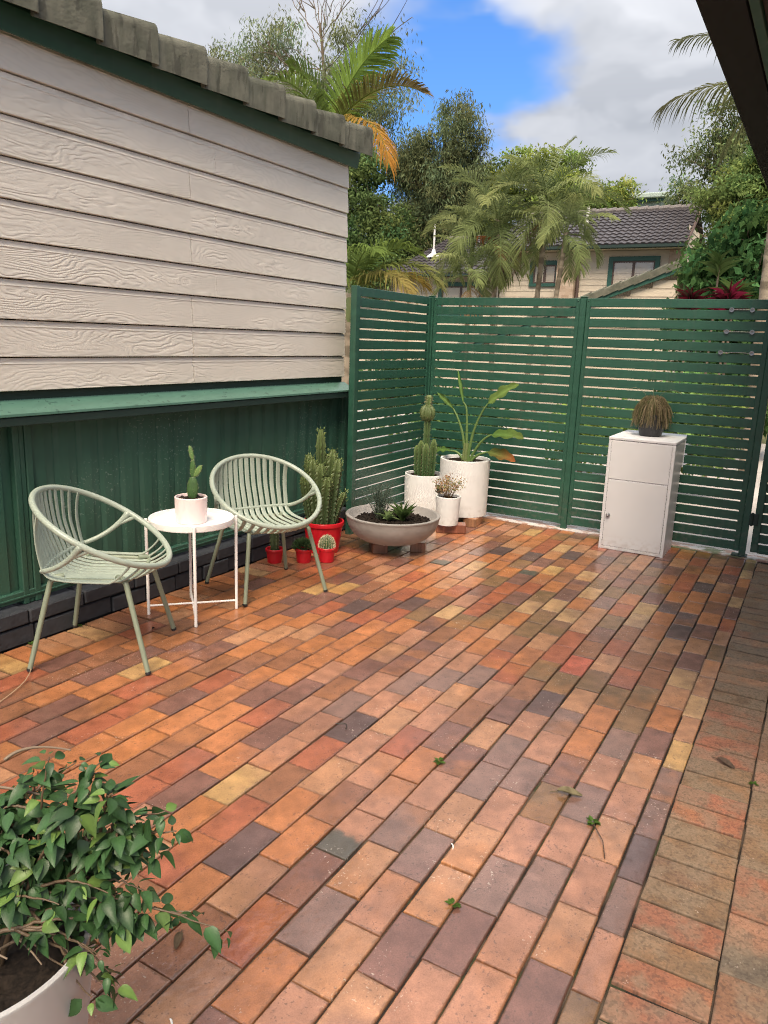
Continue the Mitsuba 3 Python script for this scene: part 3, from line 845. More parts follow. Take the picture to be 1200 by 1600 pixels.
def chair(name, label, c, ang, legs):
    t = num(name)
    L(t, label, 'chair', 'sage green slatted patio chairs')
    place = lambda m: (lambda v, f: (rot(v, ang) + [c[0], c[1], 0], f))(*m.mesh())
    ph = np.linspace(0, 2 * PI, 97)[:-1]
    add(t, 'ring_frame', place(MB().tube([ring_point(q) for q in ph], .0142, 12, closed=True)), 'sage_plastic', smooth=True)
    ws = np.linspace(-.232, .232, 13)
    for w_ in ws:
        a, b_ = ring_at_w(w_, True), ring_at_w(w_, False)
        sag = .026 * (1 - (w_ / .26) ** 2)
        cx = -.185 - .028 * (1 - (w_ / .25) ** 2)
        path = smooth_path([a + [.006, 0, -.004], a * .5 + np.array([cx - .012, w_, .5]) * .5 + [-.006, 0, 0], [cx + .002, w_, .487], [cx + .012, w_, .456], [cx + .042, w_, .430 - sag * .5],
                            [cx + .15, w_, .420 - sag], [b_[0] - .11, w_, .418 - sag * .8], [b_[0] - .035, w_, .434 - sag * .2 + (b_[2] - .4548) * .6], b_ + [-.004, 0, -.002]], 34)
        add(t, 'slat', place(MB().add(*flat_strip(path, .0136, .0046))), 'sage_plastic', smooth=50)
    # bar along the crease and the two branching arms
    cross = [np.array([-.185 - .028 * (1 - (y / .25) ** 2) + .006, y, .462]) for y in np.linspace(-.245, .245, 15)]
    add(t, 'crease_bar', place(MB().tube(cross, .0105, 8)), 'sage_plastic', smooth=True)
    for sg in (-1, 1):
        e0 = np.array([-.172, .240 * sg, .462])
        e1 = ring_point(1.52 * sg)
        p = bez(e0, [(e0[0] + e1[0]) / 2 + .02, .30 * sg, .50], e1, 14)
        rr = .0115 + .0085 * np.linspace(0, 1, 14) ** 5
        m = MB().tube(p, rr, 10)
        e2 = ring_point(1.40 * sg)
        m.tube(bez(p[9], (p[9] + e2) / 2 + [.006, .004 * sg, 0], e2, 6), [.011, .010, .0095, .0095, .010, .012], 8)
        add(t, 'arm', place(m), 'sage_plastic', smooth=True)
    # the frame under the seat and the four legs
    sq = [(-.165, -.195), (.17, -.185), (.195, 0), (.17, .185), (-.165, .195), (-.19, 0)]
    q = np.array([[x, y, .408] for x, y in sq])
    dense = np.vstack([q[i] * (1 - u) + q[(i + 1) % 6] * u for i in range(6) for u in np.linspace(0, 1, 6)[:-1]])
    add(t, 'under_frame', place(MB().tube(dense, .010, 8, closed=True)), 'sage_leg', smooth=True)
    for (lx, ly) in legs:
        top = np.array([.165 * np.sign(lx), .19 * np.sign(ly), .414])
        bot = np.array([lx, ly, .004])
        d = (bot - top) / np.linalg.norm(bot - top)
        p = np.vstack([top + [-.045 * np.sign(lx), -.03 * np.sign(ly), .004], top + [-.018 * np.sign(lx), -.012 * np.sign(ly), .004], top, top + d * .02, top + d * .05, bot - d * .01])
        k = add(t, 'leg', place(MB().tube(smooth_path(p, 14), np.linspace(.0125, .0115, 14), 10)), 'sage_leg', smooth=40)
        add(k, 'foot', place(MB().tube([bot - d * .012, bot], [.0132, .0128], 10)), 'black_resin', smooth=40)


chair('patio_chair', 'sage green slatted chair nearest the camera, left of the white side table', (-2.838, 2.338), 30.6, ((-.249, -.281), (.282, -.280), (.259, .256), (-.254, .259)))
chair('patio_chair', 'sage green slatted chair right of the white side table, in front of the red pots', (-2.791, 3.503), -24.6, ((-.249, -.280), (.239, -.253), (.246, .278), (-.271, .284)))

# ------------------------------------------------------------------ side table with pot
tb = 'side_table'
L(tb, 'round white metal tray table between the two green chairs', 'side table')
TC = np.array([-2.856, 2.947])
prof = [(0, .506), (.215, .506), (.222, .508), (.2245, .513), (.2245, .541), (.2225, .5435), (.2205, .541), (.2205, .516), (.217, .512), (0, .512)]
add(tb, 'tray', MB().lathe(prof, (*TC, 0), 72), 'white_metal', smooth=35)
la = math.atan2(-.185, .197)
for k in range(4):
    a = la + k * PI / 2
    d = np.array([math.cos(a), math.sin(a), 0])
    p = np.array([*TC, 0]) + d * .236
    key = add(tb, 'leg', MB().tube([p + [0, 0, .003], p + [0, 0, .540]], .0085, 10).tube([p + [0, 0, .52], p - d * .018 + [0, 0, .52]], .005, 8), 'white_metal', smooth=40)
for k in range(2):
    a = la + k * PI / 2
    d = np.array([math.cos(a), math.sin(a), 0])
    z = .040 + .012 * k
    add(tb, 'cross_bar', MB().tube([np.array([*TC, z]) - d * .236, np.array([*TC, z]) + d * .236], .0055, 8), 'white_metal', smooth=40)

pp = 'pot_plant'
k = num(pp)
L(k, 'small prickly cactus in a pale pink pot on the white table', 'potted plant')
pc = (-2.862, 2.952)
pot(k, 'pot', pc, .5125, .082, .086, .142, 'pink_ceramic', .008, soil=.012)


def pad(parent, base, tip, w_, thick, color, seed):
    """one flat oval cactus joint"""
    r = np.random.default_rng(seed)
    base, tip = np.asarray(base, float), np.asarray(tip, float)
    n = 14
    t = np.linspace(0, 1, n)
    rr = np.sqrt(np.clip(1 - (2 * t ** .85 - 1) ** 2, 0, 1))
    rr[0] = .35
    a = np.arange(14) * 2 * PI / 14
    d = tip - base
    sd = np.array([.87, .49, 0])
    nr = np.cross(d / np.linalg.norm(d), sd)
    v = np.vstack([base + d * q + np.outer(np.cos(a), sd) * w_ / 2 * x + np.outer(np.sin(a), nr) * thick / 2 * x for q, x in zip(t, rr)])
    i, j = np.meshgrid(np.arange(n - 1), np.arange(14), indexing='ij')
    f = np.stack([i * 14 + j, i * 14 + (j + 1) % 14, (i + 1) * 14 + (j + 1) % 14, (i + 1) * 14 + j], -1).reshape(-1, 4)
    mb = MB().add(v, f, np.asarray(color) * np.repeat(r.uniform(.85, 1.15, n), 14)[:, None])
    s = r.integers(14, len(v) - 14, 60)
    spikes(mb, v[s], v[s] - (base + d * .5), .006, r, (.45, .42, .25), 2, .0008)
    return add(parent, 'cactus_joint', mb, 'painted', smooth=False, color=mb.colors())


pad(k, (-2.852, 2.952, .635), (-2.848, 2.955, .765), .060, .026, (.045, .10, .03), 1)
pad(k, (-2.850, 2.955, .755), (-2.846, 2.955, .855), .030, .016, (.055, .125, .035), 2)
pad(k, (-2.847, 2.955, .85), (-2.862, 2.95, .928), .024, .014, (.10, .19, .055), 3)
pad(k, (-2.838, 2.96, .762), (-2.808, 2.976, .826), .034, .014, (.12, .21, .06), 4)

# ------------------------------------------------------------------ red pots by the low wall
r = np.random.default_rng(31)
k = num(pp)
L(k, 'tall clustered column cactus in the big red plastic pot by the low wall', 'potted plant')
rc = (-2.985, 4.40)
pot(k, 'pot', rc, 0.0, .112, .142, .228, 'red_plastic', .006, rim=.008, rim_h=.032, soil=.035)
stems = [(-.020, .0, .90, .036, -.01), (-.090, -.01, .72, .046, -.012), (-.045, -.07, .70, .047, 0), (.02, -.08, .67, .046, .0), (.045, .01, .76, .046, .008), (.095, -.02, .70, .046, .012), (-.01, .06, .72, .044, 0), (-.075, .05, .62, .042, -.01), (.07, -.10, .58, .044, .01), (-.095, -.06, .58, .040, -.01), (.115, -.01, .46, .032, .035)]
for dx, dy, top, rad, ln in stems:
    mb = MB()
    b0 = np.array([rc[0] + dx * .55 * .87, rc[1] + dx * .55 * .49 + dy * .6, .185])
    t0 = np.array([rc[0] + (dx + ln) * .87, rc[1] + (dx + ln) * .49 + dy, top - .02])
    column_cactus(mb, b0, t0, rad, 5, .42, (.026, .046, .015), (.10, .14, .045), 30, .006, r, 12, (-.012, .008))
    # small leaves at the growing tip
    tv, tf = leaf_shape(.32, .1, .1, 2)
    a = r.uniform(0, 2 * PI, 34)
    d = np.stack([np.cos(a) * .8, np.sin(a) * .8, r.uniform(.3, 1.2, 34)], 1)
    p = t0 + np.stack([np.cos(a) * rad * .55, np.sin(a) * rad * .55, r.uniform(-.07, .01, 34)], 1)
    v, f, c_ = scatter(tv * .022, tf, frames(d, r.normal(0, 1, (34, 3))), p, np.array([.14, .19, .06]) * r.uniform(.7, 1.3, (34, 1)))
    mb.add(v, f, c_)
    add(k, 'stem', mb, 'painted', color=mb.colors())

k = num(pp)
L(k, 'single ribbed cactus in a small red pot under the right chair, nearest the low wall', 'potted plant')
c = (-3.085, 3.965)
pot(k, 'pot', c, 0.0, .048, .058, .10, 'red_plastic', .005, rim=.006, rim_h=.018, soil=.018)
mb = MB()
column_cactus(mb, (c[0], c[1], .075), (c[0] - .012, c[1] + .01, .335), .031, 4, .42, (.05, .075, .03), (.07, .10, .04), 26, .008, r, 10)
add(k, 'stem', mb, 'painted', color=mb.colors())

k = num(pp)
L(k, 'bushy green rosette succulent in the middle small red pot', 'potted plant')
c = (-2.93, 4.085)
pot(k, 'pot', c, 0.0, .047, .055, .10, 'red_plastic', .005, rim=.006, rim_h=.018, soil=.014)
n = 420
a, e = r.uniform(0, 2 * PI, n), np.arccos(r.uniform(-.15, 1, n)) 
d = np.stack([np.sin(e) * np.cos(a), np.sin(e) * np.sin(a), np.cos(e)], 1)
tv, tf = leaf_shape(.26, .5, -.1, 3)
v, f, cc = scatter(tv * .034, tf, frames(d + [0, 0, .35], r.normal(0, 1, (n, 3))), np.array([c[0], c[1], .105]) + d * [.062, .062, .042] * r.uniform(.5, 1, (n, 1)), np.array([.055, .095, .04]) * r.uniform(.6, 1.5, (n, 1)))
L(add(k, 'foliage', (v, f), 'matte_leaf', color=cc), kind='stuff')

k = num(pp)
L(k, 'round spiny ball cactus in the right small red pot, before the big red pot', 'potted plant')
c = (-2.812, 4.192)
pot(k, 'pot', c, 0.0, .048, .056, .103, 'red_plastic', .005, rim=.006, rim_h=.018, soil=.012)
mb = MB()
nr = 18
a = np.arange(nr * 4) * 2 * PI / (nr * 4)
ring = 1 - .16 * (.5 - .5 * np.cos(np.arange(nr * 4) * PI / 2))
t = np.linspace(0, 1, 16)
vs = []
for q in t:
    rad = .052 * math.sqrt(max(0, 1 - (q * 1.25 - .25) ** 2)) + .001
    vs.append(np.stack([c[0] + rad * ring * np.cos(a), c[1] + rad * ring * np.sin(a), np.full(nr * 4, .095 + .088 * q)], 1))
v = np.vstack(vs)
n4 = nr * 4
i, j = np.meshgrid(np.arange(15), np.arange(n4), indexing='ij')
mb.add(v, np.stack([i * n4 + j, i * n4 + (j + 1) % n4, (i + 1) * n4 + (j + 1) % n4, (i + 1) * n4 + j], -1).reshape(-1, 4), (.05, .09, .035))
idx = np.array([s_ * n4 + q for s_ in range(1, 16) for q in range(0, n4, 4)])
spikes(mb, v[idx], v[idx] - [c[0], c[1], .11], .013, r, (.62, .56, .40), 6, .0012)
add(k, 'stem', mb, 'painted', color=mb.colors())

# ------------------------------------------------------------------ bowl planter on bricks
k = 'bowl_planter'
L(k, 'wide grey concrete bowl planter with succulents, standing on loose bricks', 'planter')
bc = (-2.581, 4.696)
prof = [(0, .076), (.10, .076), (.14, .082)]
for q in np.linspace(0.08, .97, 12):
    prof.append((.14 + (.338 - .14) * math.sin(q * PI / 2) ** .95, .082 + .188 * (1 - math.cos(q * PI / 2)) ** .95))
prof += [(.343, .268), (.343, .277), (.340, .280), (.322, .280), (.318, .276), (.30, .250), (.275, .215), (.2, .19)]
add(k, 'bowl', MB().lathe(prof, (*bc, 0), 80), 'bowl_concrete', smooth=40)
soil_disc(k, bc, .287, .230, 4, .004)
n = 700
a, q = r.uniform(0, 2 * PI, n), np.sqrt(r.uniform(0, 1, n)) * .27
p = np.stack([bc[0] + q * np.cos(a), bc[1] + q * np.sin(a), np.full(n, .236)], 1)
v0 = trimesh.creation.icosphere(0)
v, f, _ = scatter(np.array(v0.vertices) * [1.2, .9, .6], np.array(v0.faces), np.einsum('nij,n->nij', frames(r.normal(0, 1, (n, 3)), r.normal(0, 1, (n, 3))), r.uniform(.005, .012, n)), p)
L(add(k, 'bark_mulch', (v, f), 'soil'), kind='stuff')


def tuft(parent, name, base, n, length, width, spread, color, seed, up=1.0, bendy=.3, bsdf='matte_leaf', label=None, stuff=True):
    r = np.random.default_rng(seed)
    a = r.uniform(0, 2 * PI, n)
    d = np.stack([np.cos(a) * spread * r.uniform(.2, 1, n), np.sin(a) * spread * r.uniform(.2, 1, n), np.full(n, up) * r.uniform(.7, 1.1, n)], 1)
    tv, tf = leaf_shape(1.0, .3, bendy, 4)
    sc = np.stack([np.full(n, width), length * r.uniform(.6, 1.1, n), length * np.ones(n)], 1)
    m = frames(d, np.stack([np.cos(a), np.sin(a), -np.ones(n) * spread], 1) * -1) * sc[:, None, :]
    p = np.asarray(base) + np.stack([np.cos(a), np.sin(a), 0 * a], 1) * r.uniform(0, .25, (n, 1)) * length * .3
    v, f, c = scatter(tv, tf, m, p, np.asarray(color) * r.uniform(.65, 1.4, (n, 1)))
    key = add(parent, name, (v, f), bsdf, color=c)
    if label:
        L(key, label)
    return L(key, kind='stuff') if stuff else key


# grey-blue bush of fine stems at the left
mb = MB()
for q in range(30):
    a, sp = r.uniform(0, 2 * PI), r.uniform(0, .045)
    b0 = np.array([bc[0] - .085 + sp * math.cos(a), bc[1] - .03 + sp * math.sin(a), .235])
    t0 = b0 + [r.normal(0, .05), r.normal(0, .05), r.uniform(.10, .26)]
    pth = bez(b0, (b0 + t0) / 2 + [r.normal(0, .01), 0, .02], t0, 8)
    mb.tube(pth, np.linspace(.003, .0014, 8), 4, color=(.10, .12, .085), cap=False)
    m_ = 46
    tt = r.uniform(.15, 1, m_)
    p = np.stack([np.interp(tt, np.linspace(0, 1, 8), pth[:, x]) for x in range(3)], 1)
    d = np.stack([r.normal(0, 1, m_), r.normal(0, 1, m_), r.uniform(.2, 1.5, m_)], 1)
    tv, tf = leaf_shape(.18, .3, .1, 2)
    v, f, c_ = scatter(tv * .026, tf, frames(d, r.normal(0, 1, (m_, 3))), p, np.array([.105, .145, .115]) * r.uniform(.6, 1.5, (m_, 1)))
    mb.add(v, f, c_)
L(add(k, 'fine_leaved_bush', mb, 'matte_leaf', color=mb.colors()), 'blue grey fine-leaved bush in the bowl')
tuft(k, 'grassy_succulent', (bc[0] + .085, bc[1] - .01, .238), 60, .15, .013, .55, (.085, .14, .045), 41, label='spiky green aloe-like plant in the bowl', stuff=False)
tuft(k, 'grassy_succulent', (bc[0] + .02, bc[1] + .08, .238), 26, .11, .014, .8, (.07, .12, .05), 42, stuff=False)
tuft(k, 'rosette', (bc[0] - .01, bc[1] - .06, .24), 16, .10, .03, 1.0, (.17, .24, .10), 43, up=.6, stuff=False)


def brick_block(name, label, x, y, z, lx, ly, h_, deg, bsdf='brick', tone='t'):
    v, f = rbox((-lx / 2, -ly / 2, 0), (lx / 2, ly / 2, h_), .004)
    uv = np.stack([TONE_IDS[tone] + .3 + (v[:, 1] + ly / 2) * .8, 17.3 + (v[:, 0] + lx / 2) * .5], 1)
    v = rot(v, deg) + [x, y, z]
    key = num(name)
    USED[name] = USED[name]
    scene[key] = mikit.ply((v, f), bsdf, uv=uv)
    return L(key, label, 'brick', 'loose bricks under the planters')


brick_block('support_brick', 'orange brick under the left of the concrete bowl', -2.675, 4.66, 0, .11, .23, .075, 38, tone='b')
brick_block('support_brick', 'orange brick under the right of the concrete bowl', -2.45, 4.87, 0, .11, .23, .075, 24, tone='t')
brick_block('support_brick', 'orange brick under the small white cylinder pot', -2.475, 5.49, 0, .24, .115, .072, 27, tone='r')
brick_block('support_brick', 'brick under the left of the largest white cylinder pot', -2.65, 5.78, 0, .11, .23, .075, 15, tone='b')
brick_block('support_brick', 'brick under the right of the largest white cylinder pot', -2.43, 5.84, 0, .11, .23, .075, 8, tone='t')

# ------------------------------------------------------------------ white cylinder pots by the fence
k = num(pp)
L(k, 'tall spiny cactus with a crested head in the left white cylinder pot', 'potted plant')
c = (-2.915, 5.84)
pot(k, 'pot', c, 0.0, .163, .168, .385, 'white_glaze', .014, soil=.02)
for dx, dy, z1, rad in ((-.088, .01, .62, .027), (-.034, -.02, .67, .030), (.026, -.04, .65, .029), (.080, .0, .69, .030), (.03, .06, .60, .027)):
    mb = MB()
    column_cactus(mb, (c[0] + dx * .85, c[1] + dy, .34), (c[0] + dx, c[1] + dy, z1), rad, 5, .62, (.035, .07, .022), (.11, .16, .05), 24, .010, r, 9)
    add(k, 'stem', mb, 'painted', color=mb.colors())
mb = MB()
column_cactus(mb, (c[0] + .0, c[1] + .01, .45), (c[0] + .0, c[1] + .01, .90), .03, 5, .5, (.05, .09, .03), (.09, .13, .05), 26, .009, r, 10)
add(k, 'stem', mb, 'painted', color=mb.colors())
mb = MB()
sv = trimesh.creation.icosphere(3)
v = np.array(sv.vertices)
v = v * (1 + .09 * np.cos(np.arctan2(v[:, 1], v[:, 0]) * 9))[:, None] * [.062, .062, .072] + [c[0], c[1] + .01, .905]
mb.add(v, np.array(sv.faces), (.09, .125, .045))
spikes(mb, v[::4], v[::4] - [c[0], c[1], .9], .012, r, (.30, .29, .14), 2, .001)
L(add(k, 'crested_head', mb, 'painted', color=mb.colors()), 'round knobbly crest on the cactus')
mb = MB()
column_cactus(mb, (c[0], c[1] + .01, .95), (c[0] + .01, c[1] + .01, 1.06), .027, 5, .4, (.10, .15, .05), (.16, .21, .08), 16, .02, r, 5)
add(k, 'stem', mb, 'painted', color=mb.colors())

k = num(pp)
L(k, 'bird of paradise plant with paddle leaves in the largest white cylinder pot', 'potted plant')
c = (-2.555, 5.885)
pot(k, 'pot', c, .076, .205, .212, .475, 'white_glaze', .016, soil=.025)


def paddle(parent, pts, length, w_, color, leaf_dir, nrm, seed, tipc=None, roll=0.0, label=None, edge=None):
    """a stalk with a paddle leaf at its end"""
    r = np.random.default_rng(seed)
    pts = np.asarray(pts, float)
    path = smooth_path(pts, 16)
    stalk = add(parent, 'stalk', MB().tube(path, np.linspace(.016, .007, 16), 8, color=(.10, .17, .05)), 'painted', smooth=True, color=np.tile([(.10, .17, .05)], (16 * 8 + 2, 1)))
    n = 12
    t = np.linspace(0, 1, n)
    d = np.asarray(leaf_dir, float)
    d /= np.linalg.norm(d)
    nrm = np.asarray(nrm, float)
    s_ = np.cross(d, nrm)
    s_ /= np.linalg.norm(s_)
    nn = np.cross(s_, d)
    half = w_ * np.sin(PI * np.clip(t * .93 + .05, 0, 1)) ** .75
    half[-1] = .002
    cols, vs = [], []
    for q, h_ in zip(t, half):
        ctr = path[-1] + d * length * q - nn * .12 * length * q * q
        for u in (-1, -.5, 0, .5, 1):
            a = u * roll
            x = (math.sin(a) / roll if roll > 0 else u) * h_
            zz = (1 - math.cos(a)) / roll * h_ if roll > 0 else .12 * abs(u) * h_
            vs.append(ctr + s_ * x + nn * (zz + .012 * math.sin(q * 17 + u) * abs(u)))
            cc = np.asarray(color) * (1.0 if abs(u) > .1 else 1.5)
            if tipc is not None:
                cc = cc * (1 - q ** 2) + np.asarray(tipc) * q ** 2
            cols.append(cc * r.uniform(.9, 1.1))
    i, j = np.meshgrid(np.arange(n - 1), np.arange(4), indexing='ij')
    f = np.stack([i * 5 + j, i * 5 + j + 1, (i + 1) * 5 + j + 1, (i + 1) * 5 + j], -1).reshape(-1, 4)
    key = add(parent, 'leaf', (np.array(vs), np.vstack([f[:, [0, 1, 2]], f[:, [0, 2, 3]]])), 'leaf', smooth=True, color=np.array(cols))
    if label:
        L(key, label)


def cp(x, z, y=0.0):
    """near the planter: x along the fence from the pot centre, z up, y towards the fence"""
    return [c[0] + x, c[1] + y, z]


G1 = (.085, .155, .04)
paddle(k, [cp(.01, .5), cp(.0, .75), cp(-.02, .98), cp(-.05, 1.02)], .27, .038, (.13, .23, .07), (-.22, -.06, 1), (.5, -1, 0), 1, roll=2.2, label='narrow leaf still rolled upright')
paddle(k, [cp(.0, .5), cp(-.03, .72), cp(-.09, .88), cp(-.14, .96)], .20, .03, (.10, .17, .05), (-.85, -.1, .75), (.4, -1, .5), 2, roll=1.4)
paddle(k, [cp(.02, .5), cp(.05, .74), cp(.12, .94), cp(.17, 1.02)], .31, .070, (.13, .20, .055), (.75, -.12, .62), (-.5, -.8, .7), 3, roll=.5)
paddle(k, [cp(.03, .5), cp(.08, .62), cp(.15, .72), cp(.22, .77)], .29, .080, G1, (1, -.15, .12), (.0, -.45, 1), 4, roll=.5, tipc=(.13, .17, .05))
paddle(k, [cp(.04, .5), cp(.10, .58), cp(.16, .61), cp(.20, .625)], .26, .066, (.10, .13, .04), (1, -.2, -.08), (0, -.7, 1), 5, roll=.7, tipc=(.33, .10, .04), label='drooping leaf with a browned end')
paddle(k, [cp(-.01, .5), cp(-.06, .58), cp(-.11, .60), cp(-.15, .60)], .15, .036, G1, (-1, -.2, .02), (0, -.6, 1), 6, roll=.6)
mb = MB()
for q in range(5):
    a = q * 1.3
    mb.tube([(c[0] + .02 * math.cos(a), c[1] + .02 * math.sin(a), .5), (c[0] + .012 * math.cos(a), c[1] + .012 * math.sin(a), .68)], [.018, .010], 8, color=(.13, .17, .06))
add(k, 'stem', mb, 'painted', smooth=True, color=mb.colors())

k = num(pp)
L(k, 'dry flowering plant in the smallest white cylinder pot', 'potted plant')
c = (-2.49, 5.44)
pot(k, 'pot', c, .073, .088, .102, .232, 'white_glaze', .012, soil=.02)
mb = MB()
for q in range(24):
    a, sp = r.uniform(0, 2 * PI), r.uniform(0, .03)
    b0 = np.array([c[0] + sp * math.cos(a), c[1] + sp * math.sin(a), .285])
    t0 = b0 + [math.cos(a) * r.uniform(.01, .09), math.sin(a) * r.uniform(.01, .09), r.uniform(.05, .17)]
    mb.tube(bez(b0, b0 * .4 + t0 * .6 + [0, 0, .02], t0, 6), .0018, 4, color=(.20, .13, .06), cap=False)
    m_ = 22
    tv, tf = leaf_shape(.8, .2, .2, 2)
    pal = np.array([(.48, .36, .16), (.42, .24, .14), (.55, .45, .28), (.24, .28, .10), (.52, .30, .18)])
    v, f, c_ = scatter(tv * .015, tf, frames(r.normal(0, 1, (m_, 3)), r.normal(0, 1, (m_, 3))), t0 + r.normal(0, .018, (m_, 3)), pal[r.integers(0, 5, m_)] * r.uniform(.7, 1.15, (m_, 1)))
    mb.add(v, f, c_)
L(add(k, 'flower_heads', mb, 'matte_leaf', color=mb.colors()), kind='stuff')
tv, tf = leaf_shape(.5, .2, .1, 4)
for q in range(3):
    v, f, c_ = scatter(tv * .07, tf, frames(np.array([[-1, -.2, .1 + q * .25]]), np.array([[.2, -1, .4]])), np.array([[c[0] - .05, c[1], .325 + q * .012]]), np.array([[.10, .09, .07]]))
    add(k, 'leaf', (v, f), 'matte_leaf', color=c_)

# ------------------------------------------------------------------ parcel cabinet
k = 'parcel_cabinet'
L(k, 'tall white steel parcel cabinet with a lockable door against the fence', 'cabinet')
x0, x1, y0, y1, H_ = -1.342, -.865, 5.752, 6.105, .862
add(k, 'body', MB().box((x0, y0 + .004, 0), (x1, y1, .838), .003).box((x0 + .002, y0 + .1, .63), (x1 - .002, 6.355, .836), .003), 'cabinet_white')
add(k, 'lid', MB().box((x0 - .003, y0 - .004, .8405), (x1 + .003, 6.36, H_), .004), 'cabinet_white')
add(k, 'gap', MB().box((x0 + .021, y0 + .001, .0255), (x1 - .021, y0 + .0045, .5435)).box((x0 + .01, y0 + .004, .838), (x1 - .01, y0 + .2, .841)).box((x0 + .021, y0 + .001, .5505), (x1 - .021, y0 + .0045, .8275)), 'cabinet_gap')
add(k, 'frame', MB().box((x0, y0 - .002, 0), (x0 + .022, y0 + .0055, .838), .002).box((x1 - .022, y0 - .002, 0), (x1, y0 + .0055, .838), .002).box((x0 + .022, y0 - .002, .002), (x1 - .022, y0 + .0055, .025), .002), 'cabinet_white')
add(k, 'drop_panel', MB().box((x0 + .0235, y0 - .003, .5475), (x1 - .0235, y0 + .003, .836), .002), 'cabinet_white')
d = add(k, 'door', MB().box((x0 + .0245, y0 - .0035, .0275), (x1 - .0245, y0 + .003, .5425), .002), 'cabinet_white')
v, f = lathe([(0, 0), (.0155, 0), (.0155, .012), (.012, .02), (0, .021)], 20)
add(d, 'lock', (v[:, [0, 2, 1]] * [1, -1, 1] + [x0 + .05, y0 - .003, .268], f), 'steel', smooth=35)
add(d, 'lock_tab', MB().box((x0 + .046, y0 - .021, .262), (x0 + .054, y0 - .03, .285), .003), 'cabinet_white')
add(d, 'keyhole', MB().box((x0 + .047, y0 - .0255, .256), (x0 + .053, y0 - .0242, .262)), 'cabinet_gap')

k = num(pp)
L(k, 'shaggy brown trailing plant in a small black pot on the white cabinet', 'potted plant')
c = (-1.105, 6.035)
prof = [(0, H_ + .001), (.072, H_ + .001), (.078, H_ + .004)] + [(.078 + .034 * q ** .8, H_ + .004 + .156 * q) for q in np.linspace(.1, 1, 12)] + [(.112, H_ + .166), (.104, H_ + .166), (.098, H_ + .13)]
for q in range(4, 14):
    prof[q] = (prof[q][0] + (.0018 if q % 2 else 0), prof[q][1])
add(k, 'pot', MB().lathe(prof, (*c, 0), 48), 'black_resin', smooth=40)
soil_disc(k, c, .1, H_ + .145, 8)
mb = MB()
rr = np.random.default_rng(77)
for q in range(900):
    a = rr.uniform(0, 2 * PI)
    reach = .135 * math.sqrt(rr.uniform(.03, 1))                     # how far out of the centre the stem arches over
    dome = H_ + .175 + .135 * math.sqrt(max(0, 1 - (reach / .150) ** 2)) * rr.uniform(.8, 1.05)
    dd = np.array([math.cos(a), math.sin(a), 0])
    b0 = np.array([c[0], c[1], H_ + .15]) + dd * reach * .4
    top = np.array([c[0], c[1], 0]) + dd * reach * .8 + [0, 0, dome]
    endz = H_ + rr.uniform(.06, .17) if reach > .095 else dome - rr.uniform(.02, .06)
    t0 = np.array([c[0], c[1], 0]) + dd * min(reach * 1.12, .15) + [rr.normal(0, .008), 0, endz]
    t0[1] = min(t0[1], 6.165)
    top[1] = min(top[1], 6.165)
    col = np.array([(.27, .215, .135), (.19, .165, .09), (.33, .27, .18), (.15, .16, .075)])[rr.integers(0, 4)] * rr.uniform(.7, 1.2)
    pth = np.vstack([bez(b0, b0 * .5 + top * .5 + [0, 0, .02], top, 5), bez(top, top + dd * .02 + [0, 0, .004], t0, 5)[1:]])
    pth[:, 1] = np.minimum(pth[:, 1], 6.168)
    mb.tube(pth, .0016, 3, color=col, cap=False)
L(add(k, 'trailing_stems', mb, 'matte_leaf', color=mb.colors()), kind='stuff')
for q in range(3):
    p = bez((c[0], c[1], H_ + .2), (c[0] - .1 + .08 * q, c[1], H_ + .42), (c[0] - .2 + .2 * q, c[1] - .05, H_ + .33), 10)
    mb = MB().tube(p, .0014, 4, color=(.25, .24, .16))
    add(k, 'stray_stem', mb, 'matte_leaf', color=mb.colors())

# ------------------------------------------------------------------ foreground pot with its bush
k = num(pp)
L(k, 'leafy green bush in a large white pot in the near left corner', 'potted plant')
fc = np.array([-1.195, .645])
prof = [(0, 0), (.165, 0), (.172, .004)] + [(.172 + .05 * q, .004 + .436 * q) for q in np.linspace(.1, 1, 9)] + [(.2235, .447), (.2225, .4502), (.213, .4506), (.2105, .447)]
add(k, 'pot', MB().lathe(prof, (*fc, 0), 96), 'pot_grey', smooth=40)
mat('pot_inside_shade', (.17, .18, .18), .6)  # dark grey holds the shade inside the pot
add(k, 'inner_wall', MB().lathe([(.2115, .4475), (.209, .44), (.207, .40), (.20, .33)], (*fc, 0), 96), 'pot_inside_shade', smooth=40)
soil_disc(k, fc, .201, .36, 15, .006)
rb = np.random.default_rng(12)
ends = [(-.985, .79, .79), (-1.07, .75, .79), (-1.17, .755, .70), (-.90, .85, .69), (-.87, .845, .665), (-.79, .872, .475), (-.86, .855, .49), (-.94, .755, .36), (-.955, .735, .455), (-.90, .82, .625), (-.945, .795, .625), (-1.04, .75, .66),
        (-1.10, .71, .65), (-1.10, .69, .56), (-1.06, .78, .50), (-.915, .815, .54), (-1.12, .76, .74), (-1.20, .72, .66), (-1.3, .62, .62), (-1.35, .75, .58), (-1.02, .82, .60), (-.99, .87, .56), (-1.08, .86, .60), (-1.0, .70, .56), (-1.17, .80, .62), (-.99, .75, .72), (-.93, .77, .50), (-1.2, .9, .66), (-.94, .745, .42), (-.965, .725, .37), (-.99, .71, .46), (-.945, .77, .55)]
tv, tf = leaf_shape(.60, .24, .28, 6)
side = []
for q in range(16):      # inner branches fill the middle of the bush
    e = np.array(ends[q])
    side.append(tuple(e + (np.array([fc[0], fc[1], .56]) - e) * rb.uniform(.12, .6) + rb.normal(0, .045, 3)))
leaves = []
order = sorted(range(len(ends)), key=lambda q: math.atan2(ends[q][1] - fc[1], ends[q][0] - fc[0]))
nodes = {}
